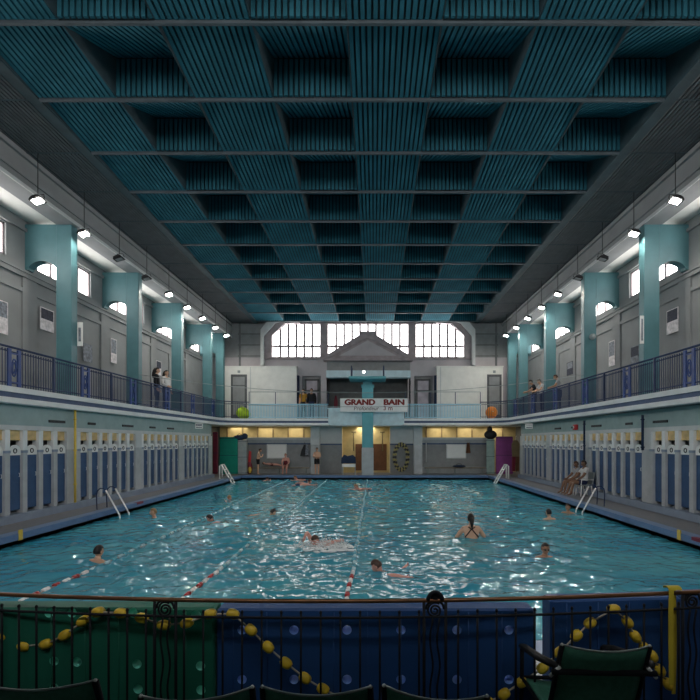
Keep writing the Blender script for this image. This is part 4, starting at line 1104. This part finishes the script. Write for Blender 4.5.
# pair seated on chairs, right deck
def white_chair(loc, rz, label):
    t = empty('pool_chair', loc, label, 'chair', rz)
    b = MB(); b.cbox(-.24, .24, -.22, .24, .42, .46, M['greymetal'], .012); b.build('seat', t)
    b = MB(); b.prism([(-.26, .46), (-.22, .46), (-.30, .95), (-.34, .95)], 'x', -.23, .23, M['greymetal']); b.build('backrest', t)
    for x in (-.21, .21):
        for y in (-.2, .2):
            b = MB(); b.tube([(x*1.12, y*1.15, 0), (x, y, .42)], [.018,.024], M['whiteplastic'], 8); b.build('leg', t)
        b = MB(); b.tube([(x*1.1, -.27, .66), (x*1.15, .2, .66), (x*1.1, .22, .44)], .02, M['whiteplastic'], 8); b.build('armrest', t)
    return t
white_chair((8.42, 19.15, .001), PI/2, 'grey chair with white legs under the seated person farther from camera')
white_chair((8.42, 18.45, .001), PI/2, 'grey chair with white legs under the seated person nearer to camera')
SIT2 = dict(SIT); SIT2.update(kneeR=(.11,.48,.52), ankleR=(.12,.62,.09), toeR=(.13,.76,.04), kneeL=(-.11,.48,.52), ankleL=(-.1,.56,.09), toeL=(-.1,.7,.04), chest=(0,-.03,.92), neck=(0,-.02,1.09), head=(0,.02,1.22), shR=(.17,-.02,1.02), shL=(-.17,-.02,1.02))
person('seated person in light top with dark lap on the farther grey chair', (8.44, 19.15, .001), PI/2, 1.0, SIT2, 'd', 'brown', False, (('shirt', c_tee, C['grey'], .014), ('trousers', c_shorts, C['brown'] if 'brown' in C else C['navy'], .012)))
person('seated person in white top and dark shorts on the nearer grey chair', (8.44, 18.45, .001), PI/2, 1.05, SIT2, 'd', 'dark', False, (('shirt', c_tee, C['white'], .014), ('shorts', c_shorts, C['navy'], .012)))

# swimmers; z puts the right part of the body above the water
def sw(px, pyw, label, dz, rz=0, pose=None, **k):
    Y = (EYE-WZ)*460/(pyw-441); s = k.pop('scale', 1.0)
    return person(label, (PX(px, Y), Y, WZ-dz*s), rz, s, pose, k.pop('skin', 'a'), k.pop('hair', 'dark'), k.pop('long', False), k.pop('clothes', ()), **k)
TREAD = dict(elR=(.34,.12,1.30), wrR=(.40,.34,1.28), haR=(.38,.42,1.27), elL=(-.34,.12,1.30), wrL=(-.40,.34,1.28), haL=(-.38,.42,1.27), kneeR=(.12,.25,.55), ankleR=(.12,.02,.2), kneeL=(-.12,.15,.52), ankleL=(-.12,-.15,.18))
TR = (('swim_trunks', c_trunks, C['navy'], .012),)
sw(98, 561, 'dark-haired swimmer at the left with bare shoulders out of water', 1.45, math.radians(-20), TREAD, clothes=TR)
WADE = dict(elR=(.34,.06,1.20), wrR=(.30,.26,1.10), haR=(.26,.34,1.08), elL=(-.34,.06,1.20), wrL=(-.30,.26,1.10), haL=(-.26,.34,1.08))
sw(471, 538, 'woman in dark cross-strap swimsuit seen from behind in the pool', 1.19, 0, WADE, clothes=(('swimsuit', c_lowsuit, C['black'], .010),), straps=True, bun=True, scale=1.06, hair='dark')
sw(545, 557, 'dark-haired swimmer with goggles facing the camera at right', 1.47, PI, TREAD, goggles=True, clothes=TR, skin='b')
sw(549, 519, 'dark-haired swimmer by the right side, head and shoulders out', 1.45, math.radians(15), TREAD, clothes=TR)
sw(568, 513, 'brown-haired swimmer close to the right ladder', 1.45, PI*.8, TREAD, hair='brown', clothes=TR, skin='b')
sw(154, 517.5, 'fair-haired swimmer near the left ladder', 1.47, math.radians(120), TREAD, hair='fair', clothes=TR)
FRONT = Matrix.Rotation(math.radians(-80), 3, 'X')
def prone(px, pyw, label, rz, **k):
    # body stretched face down along local +y, head leading
    pose = dict(head=(0,-.13,1.62), elR=(.26,.05,1.62), wrR=(.2,.08,1.86), haR=(.19,.08,1.95), elL=(-.24,-.1,1.25), wrL=(-.26,-.12,1.02), haL=(-.26,-.12,.93), toeR=(.1,-.02,-.08), toeL=(-.1,-.02,-.08))
    pose.update(k.pop('pose', {}))
    Y = (EYE-WZ)*460/(pyw-441); s = k.pop('scale', 1.0)
    T = Matrix.Rotation(math.radians(-83), 3, 'X')
    d = Vector((0, 1.5*s, 0)); d.rotate(Euler((0, 0, rz)))
    return person(label, (PX(px, Y)-d.x, Y-d.y, WZ-k.pop('sink', .26)), rz, s, pose, k.pop('skin', 'a'), k.pop('hair', 'dark'), False, TR, tilt=T, face=k.pop('face', (0,.25,1)), **k)
prone(213, 521, 'dark-haired swimmer heading left with pink shoulder showing', math.radians(80), skin='c')
prone(270, 515, 'dark-haired swimmer stretched towards the far right', math.radians(-60), skin='a')
prone(230, 500, 'fair pink swimmer far up the left lane', math.radians(30), skin='c', hair='fair')
prone(318, 547, 'crawl swimmer lifting one arm in white splash at pool centre', math.radians(150), skin='c', hair='brown', pose=dict(elR=(.36,-.28,1.50), wrR=(.24,-.2,1.72), haR=(.2,-.14,1.8)), sink=.16)
prone(382, 571, 'swimmer gliding low in the near centre lanes', math.radians(75), skin='c', hair='brown', pose=dict(elR=(.28,-.05,1.2), wrR=(.5,-.1,1.15), haR=(.58,-.1,1.14)), sink=.25)
prone(267, 481, 'swimmer at the far end in front of the lying bather', math.radians(200), skin='c', hair='brown', sink=.2)
prone(297, 481, 'pink swimmer at far end in front of the seated bather', math.radians(80), skin='c', hair='fair', sink=.14)
prone(308, 485, 'pink swimmer with arm out at far end left of centre', math.radians(-70), skin='c', hair='brown', sink=.14)
prone(358, 490, 'pink swimmer at far end just left of the diving tower', math.radians(100), skin='c', hair='fair', sink=.16)
# splash round the crawl swimmer
Yc = (EYE-WZ)*460/(548-441); xc = PX(322, Yc); b = MB()
for i in range(800):
    a = random.random()*2*PI; r = .55*random.random()**.6; h = abs(random.gauss(0, .13))*(1-r)
    s_ = .005+.013*random.random()**2
    b.ell((xc+r*1.2*math.cos(a), Yc+r*.7*math.sin(a), WZ+.03+h), (s_*1.3, s_, s_), M['foam'], 6, 4)
for i in range(60):
    a = random.random()*2*PI; q = .6*random.random()**.5; e = .03+.05*random.random()
    b.ell((xc+.15+q*math.cos(a), Yc-.1+q*.8*math.sin(a), WZ+.025), (e*1.5, e, .022), M['foam'], 8, 5)
o = stuff(b.build('splash')); tag(o, 'white splash of water drops round the crawl swimmer', 'splash')

# ------------------------------------------------------------------ foreground: fence, mats, garland, chairs
def fy(x): return 2.60+.032*(x+.3)**2
FZ = .4
t = empty('iron_fence', (0, 2.6, FZ), 'black wrought iron fence with brown handrail in the foreground', 'fence')
def L(x, dy, z): return (x, fy(x)+dy-2.6, z-FZ)
xs = np.linspace(-3.8, 3.7, 60)
b = MB()
ring = []
for x in xs: ring.append(L(x, 0, 1.295))
b.tube(ring, .0125, M['copper'], 8); b.build('handrail', t)
b = MB(); b.tube([L(x, 0, 1.20) for x in xs], .008, M['iron'], 6); b.build('upper_rail', t)
b = MB(); b.tube([L(x, 0, .5) for x in xs], .010, M['iron'], 6); b.build('lower_rail', t)
SCX = [PX(164, 2.61), PX(435, 2.61), PX(690.5, 2.77)]
bb = MB(); bb.tube([(0,0,.0), (0,0,.83)], .0065, M['iron'], 6); bb.ell((0,0,.83), (.0085,.0085,.012), M['iron'], 8, 5); barm = bb.mesh('baluster')
for x in np.arange(-2.42-.1115*12, 3.7, .1115):
    if min(abs(x-q) for q in SCX) < .085: continue
    o = bpy.data.objects.new('baluster', barm); COL.objects.link(o); o.parent = t; o.location = L(x, 0, FZ)
for k, x in enumerate(SCX):
    b = MB(); hw = .062
    for q in (-hw, hw): b.tube([L(x+q, 0, FZ), L(x+q, 0, 1.29)], .009, M['iron'], 6)
    for q in (-.02, .02): b.tube([L(x+q+.008*math.sin(z*22), 0, z) for z in np.linspace(FZ, 1.19, 30)], .006, M['iron'], 5)
    sp = [L(x+.045*(1-a/17)*math.cos(a+1), 0, 1.238+.045*(1-a/17)*math.sin(a+1)) for a in np.linspace(0, 14, 40)]
    b.tube(sp, .0065, M['iron'], 5)
    b.tube([L(x+.052*math.cos(a), 0, 1.245+.05*math.sin(a)) for a in np.linspace(0, PI, 10)], .007, M['iron'], 5)
    if k == 1:
        b.tube([L(x+.04*math.cos(a), -.012, 1.30+.045*math.sin(a)) for a in np.linspace(0, PI, 12)], .012, M['iron'], 6); b.ell(L(x, 0, 1.315), (.036,.012,.028), M['iron'], 10, 6)
    b.build('scroll_panel', t)

def foam_mat(label, x0, x1, y, z0, z1, rz, m, holes, th=.13):
    cx = (x0+x1)/2
    t = empty('foam_mat', (cx, y, z0), label, 'mat', rz); w = (x1-x0)/2
    mh = M['holegreen'] if m == M['matgreen'] else M['holeblue']  # lighter hole walls, light painted into the colour
    b = MB(); b.slot(m); b.slot(mh); b.cbox(-w, w, 0, th, 0, z1-z0, m, .012); me = b.mesh('slab')
    if holes:
        c = MB(); c.slot(m); c.slot(mh)
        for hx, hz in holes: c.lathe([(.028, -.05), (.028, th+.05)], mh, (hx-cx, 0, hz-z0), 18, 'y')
        A = bpy.data.objects.new('a', me); B = bpy.data.objects.new('b', c.mesh('c')); COL.objects.link(A); COL.objects.link(B)
        md = A.modifiers.new('b', 'BOOLEAN'); md.object = B; md.operation = 'DIFFERENCE'; md.solver = 'EXACT'
        bpy.context.view_layer.update()
        me = bpy.data.meshes.new_from_object(A.evaluated_get(bpy.context.evaluated_depsgraph_get()))
        bpy.data.objects.remove(A); bpy.data.objects.remove(B)
        for p in me.polygons: p.use_smooth = False
    o = bpy.data.objects.new('slab', me); COL.objects.link(o); o.parent = t
    b = MB()
    for q in np.arange(-w+.1, w-.05, .2): b.tube([(q, -.002, .02), (q, -.002, z1-z0-.02)], .004, m, 4)
    b.build('ribs', t)
    return t
my = 2.74
hx = lambda p: PX(p, my); hz = lambda p: PZ(p, my)
gh = [(hx(p), hz(q)) for p, q in ((-8, 613), (49, 613), (72, 613), (133, 613), (196, 615), (-6, 662), (54, 661), (77, 662), (137, 664), (200.5, 666), (54, 688), (77, 689), (138, 689), (201, 690))]
bh = [(hx(p), hz(q)) for p in (242, 294, 347, 401, 457, 509) for q in (630, 679.5)]
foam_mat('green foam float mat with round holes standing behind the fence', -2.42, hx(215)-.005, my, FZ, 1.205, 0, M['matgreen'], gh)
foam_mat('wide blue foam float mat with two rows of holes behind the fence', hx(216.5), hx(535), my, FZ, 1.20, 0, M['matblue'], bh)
foam_mat('narrower blue foam mat at right behind the dark green chair', PX(547.5, 2.86), PX(683, 2.86), 2.84, FZ, 1.225, math.radians(4), M['matblue'], [])
foam_mat('blue foam mat leaning behind the scroll at the right photo edge', PX(688, 2.9), PX(800, 2.9), 2.95, FZ, 1.22, math.radians(6), M['matblue'], [])

# garland of yellow floats
def garland(label, pts, base):
    t = empty('float_garland', (0, 2.6, FZ), label, 'float rope')
    W = []
    for p, q in pts:
        y = 2.63
        for _ in range(3): y = fy(PX(p, y))+.045
        W.append(Vector((PX(p, y), y-2.6, PZ(q, y)-FZ)))
    b = MB(); b.tube(W, .006, M['rope'], 6); b.build('rope', t)
    for i, w in enumerate(W):
        d = (W[min(i+1, len(W)-1)]-W[max(i-1, 0)]).normalized()
        R3 = d.to_track_quat('Z', 'Y').to_matrix()
        b = MB(); prof = [(.007, -.036), (.018, -.034), (.027, -.02), (.0295, 0), (.027, .02), (.018, .034), (.007, .036)]
        q = MB(); q.lathe(prof, M['yfloat'], (0,0,0), 14)
        b.add([w+R3 @ Vector(v) for v in q.v], q.f, M['yfloat'], True); b.build('float', t)
garland('left swag of yellow floats on rope along the fence', [(-18, 622), (4, 635), (24, 646), (46, 644), (65, 635), (83, 621), (98, 612), (121, 613), (142, 618), (164, 625), (187, 623), (210, 614), (233, 614), (251, 630), (268, 647), (286, 663), (305, 678), (323, 689), (343, 699)], 0)
garland('right swag of yellow floats on rope over the blue mats', [(488, 703), (504, 694), (522, 682), (542.5, 668), (559.5, 652.5), (576.5, 635.5), (590, 623), (613.5, 609), (627.5, 622), (635.5, 636.5), (645, 648), (652.5, 656), (660, 670), (668, 684)], 0)
# yellow strap looped over the handrail
t = empty('webbing_strap', (PX(674, 2.72), fy(PX(674, 2.75)), .64), 'yellow webbing strap looped over the fence handrail at right', 'strap')
for q, (dx, ww, dy, zb) in enumerate(((-.018, .028, -.028, .12), (.026, .022, .026, .04))):
    b = MB(); n = 12; vs = []
    for i in range(n):
        f = i/(n-1); z = zb+(.69-zb)*f; x = dx*(1+.3*math.sin(f*3)); vs += [(x-ww/2, dy, z), (x+ww/2, dy, z)]
    b.add(vs, [(2*i, 2*i+1, 2*i+3, 2*i+2) for i in range(n-1)], M['strap']); o = b.build('band', t)
    o.modifiers.new('s', 'SOLIDIFY').thickness = .004
b = MB(); pts = [(.03*math.sin(a), .68+.018*math.cos(a)) for a in np.linspace(-PI/2, PI/2, 10)]
vs = []
for y_, z_ in pts: vs += [(-.035, y_, z_), (.042, y_, z_)]
b.add(vs, [(2*i, 2*i+1, 2*i+3, 2*i+2) for i in range(9)], M['strap']); o = b.build('loop', t); o.modifiers.new('s', 'SOLIDIFY').thickness = .004

# garden chairs seen from behind
def garden_chair(loc, rz, label, w=.40, top=.89, arm=.755):
    t = empty('garden_chair', loc, label, 'chair', rz, 'dark green sling chairs in the foreground'); h = w/2
    # origin: floor under the backrest top; chair faces +y
    b = MB(); n = 9; vs = []
    for j in range(7):
        f = j/6; z = .46+(top-.46)*f; y = .16-.16*f
        for i in range(n):
            u = -1+2*i/(n-1); vs.append((u*h*(.97), y+.03*(u*u), z-.018*(1-u*u)*(f > .9)*f))
    b.add(vs, [(j*n+i, j*n+i+1, (j+1)*n+i+1, (j+1)*n+i) for j in range(6) for i in range(n-1)], M['fabricgreen'], True)
    o = b.build('back_sling', t); o.modifiers.new('s', 'SOLIDIFY').thickness = .008
    b = MB(); pts = []
    for i in range(n): u = -1+2*i/(n-1); pts.append((u*h, .03*u*u-.004, top-.018*(1-u*u)+.004))
    b.tube(pts, .0045, M['greymetal'], 7); b.ell((-h, .026, top+.004), (.007,.007,.007), M['whiteplastic'], 8, 5); b.ell((h, .026, top+.004), (.007,.007,.007), M['whiteplastic'], 8, 5)
    b.build('top_rim', t)
    for s in (-1, 1):
        b = MB(); b.tube([(s*h, .026, top), (s*(h+.005), .10, .68), (s*(h+.01), .19, .44), (s*(h+.012), .05, .001)], .012, M['iron'], 8); b.build('rear_leg', t)
        b = MB(); b.tube([(s*(h+.02), .66, .001), (s*(h+.02), .60, .40), (s*(h+.03), .56, min(.62, arm-.1))], .012, M['iron'], 8); b.build('front_leg', t)
        b = MB(); b.tube([(s*(h+.0), .05, arm-.005), (s*(h+.035), .08, arm), (s*(h+.05), .20, arm-.03), (s*(h+.045), .45, arm-.095), (s*(h+.035), .56, min(.62, arm-.1))], [.012,.019,.02,.02,.014], M['black'], 8); b.build('armrest', t)
        b = MB(); b.tube([(s*(h+.002), .045, arm), (s*(h+.045), .055, arm-.05)], .009, M['steel'], 6); b.build('bracket', t)
    b = MB(); b.tube([(-h-.04, .045, arm-.025), (h+.04, .045, arm-.025)], .014, M['iron'], 8); b.build('cross_bar', t)
    b = MB(); b.tube([(-h-.01, .19, .44), (h+.01, .19, .44), (h+.02, .60, .42), (-h-.02, .60, .42)], .012, M['iron'], 8, closed=True); b.build('seat_frame', t)
    b = MB(); vs = []
    for j in range(6):
        f = j/5
        for i in range(n): u = -1+2*i/(n-1); vs.append((u*h, .18+.42*f, .44-.02*f-.02*(1-u*u)))
    b.add(vs, [(j*n+i, j*n+i+1, (j+1)*n+i+1, (j+1)*n+i) for j in range(5) for i in range(n-1)], M['fabricgreen'], True)
    o = b.build('seat_sling', t); o.modifiers.new('s', 'SOLIDIFY').thickness = .008
    return t
def gc(pxc, pyt, Y, rz, label, w=.40, arm=.60):
    return garden_chair((PX(pxc, Y), Y, FZ), rz, label, w, PZ(pyt+4.5, Y)-FZ, arm)
gc(608.5, 644, 2.08, math.radians(-2), 'dark green chair at right, whole backrest visible below the blue mat', .395, .755)
gc(32, 681.5, 1.70, math.radians(2), 'dark green chair at far left below the green mat, top edge showing', .43)
gc(196, 692, 1.62, math.radians(9), 'dark green chair tilted under the join of green and blue mats', .38)
gc(315.5, 687, 1.70, math.radians(0), 'dark green chair with level top edge below the blue mat centre', .405)
gc(434, 691, 1.66, math.radians(-11), 'dark green chair turned sideways below the blue mat, right of centre', .375)

# ------------------------------------------------------------------ back wall and light
b = MB(); b.box(EL-.2, ER+.2, BACK, .6, SB, SF, M['white']); struct(b.build('added_shade_slab'))  # unseen slab above the camera, added to block light from the foreground
wn += 1; b = MB()
for i in range(13): q = -6.8+12.9*i/12; b.box(q-.04, q+.04, BACK, BACK+.08, 6.3, ZC, M['mullion'])
b.box(-6.8, 6.1, BACK, BACK+.08, 6.2, 6.3, M['mullion'])
w = struct(b.build(f'window_{wn}'))
b = MB(); b.box(-6.8, 6.1, BACK+.0, BACK+.02, 6.3, ZC, M['backlight']); b.build('pane', w)
b = MB(); b.box(-11.4, 10.4, BACK-.2, BACK, -.5, ZC+1.3, M['dwall']); struct(b.build('wall_back'))
wd = bpy.data.worlds.new('world'); SC.world = wd; wd.use_nodes = True
bg = wd.node_tree.nodes['Background']; bg.inputs[0].default_value = (.6, .7, .8, 1); bg.inputs[1].default_value = .3
SC.cycles.use_denoising = True
SC.cycles.max_bounces = 8; SC.cycles.diffuse_bounces = 5; SC.cycles.glossy_bounces = 3; SC.cycles.transparent_max_bounces = 6
SC.cycles.sample_clamp_indirect = 6
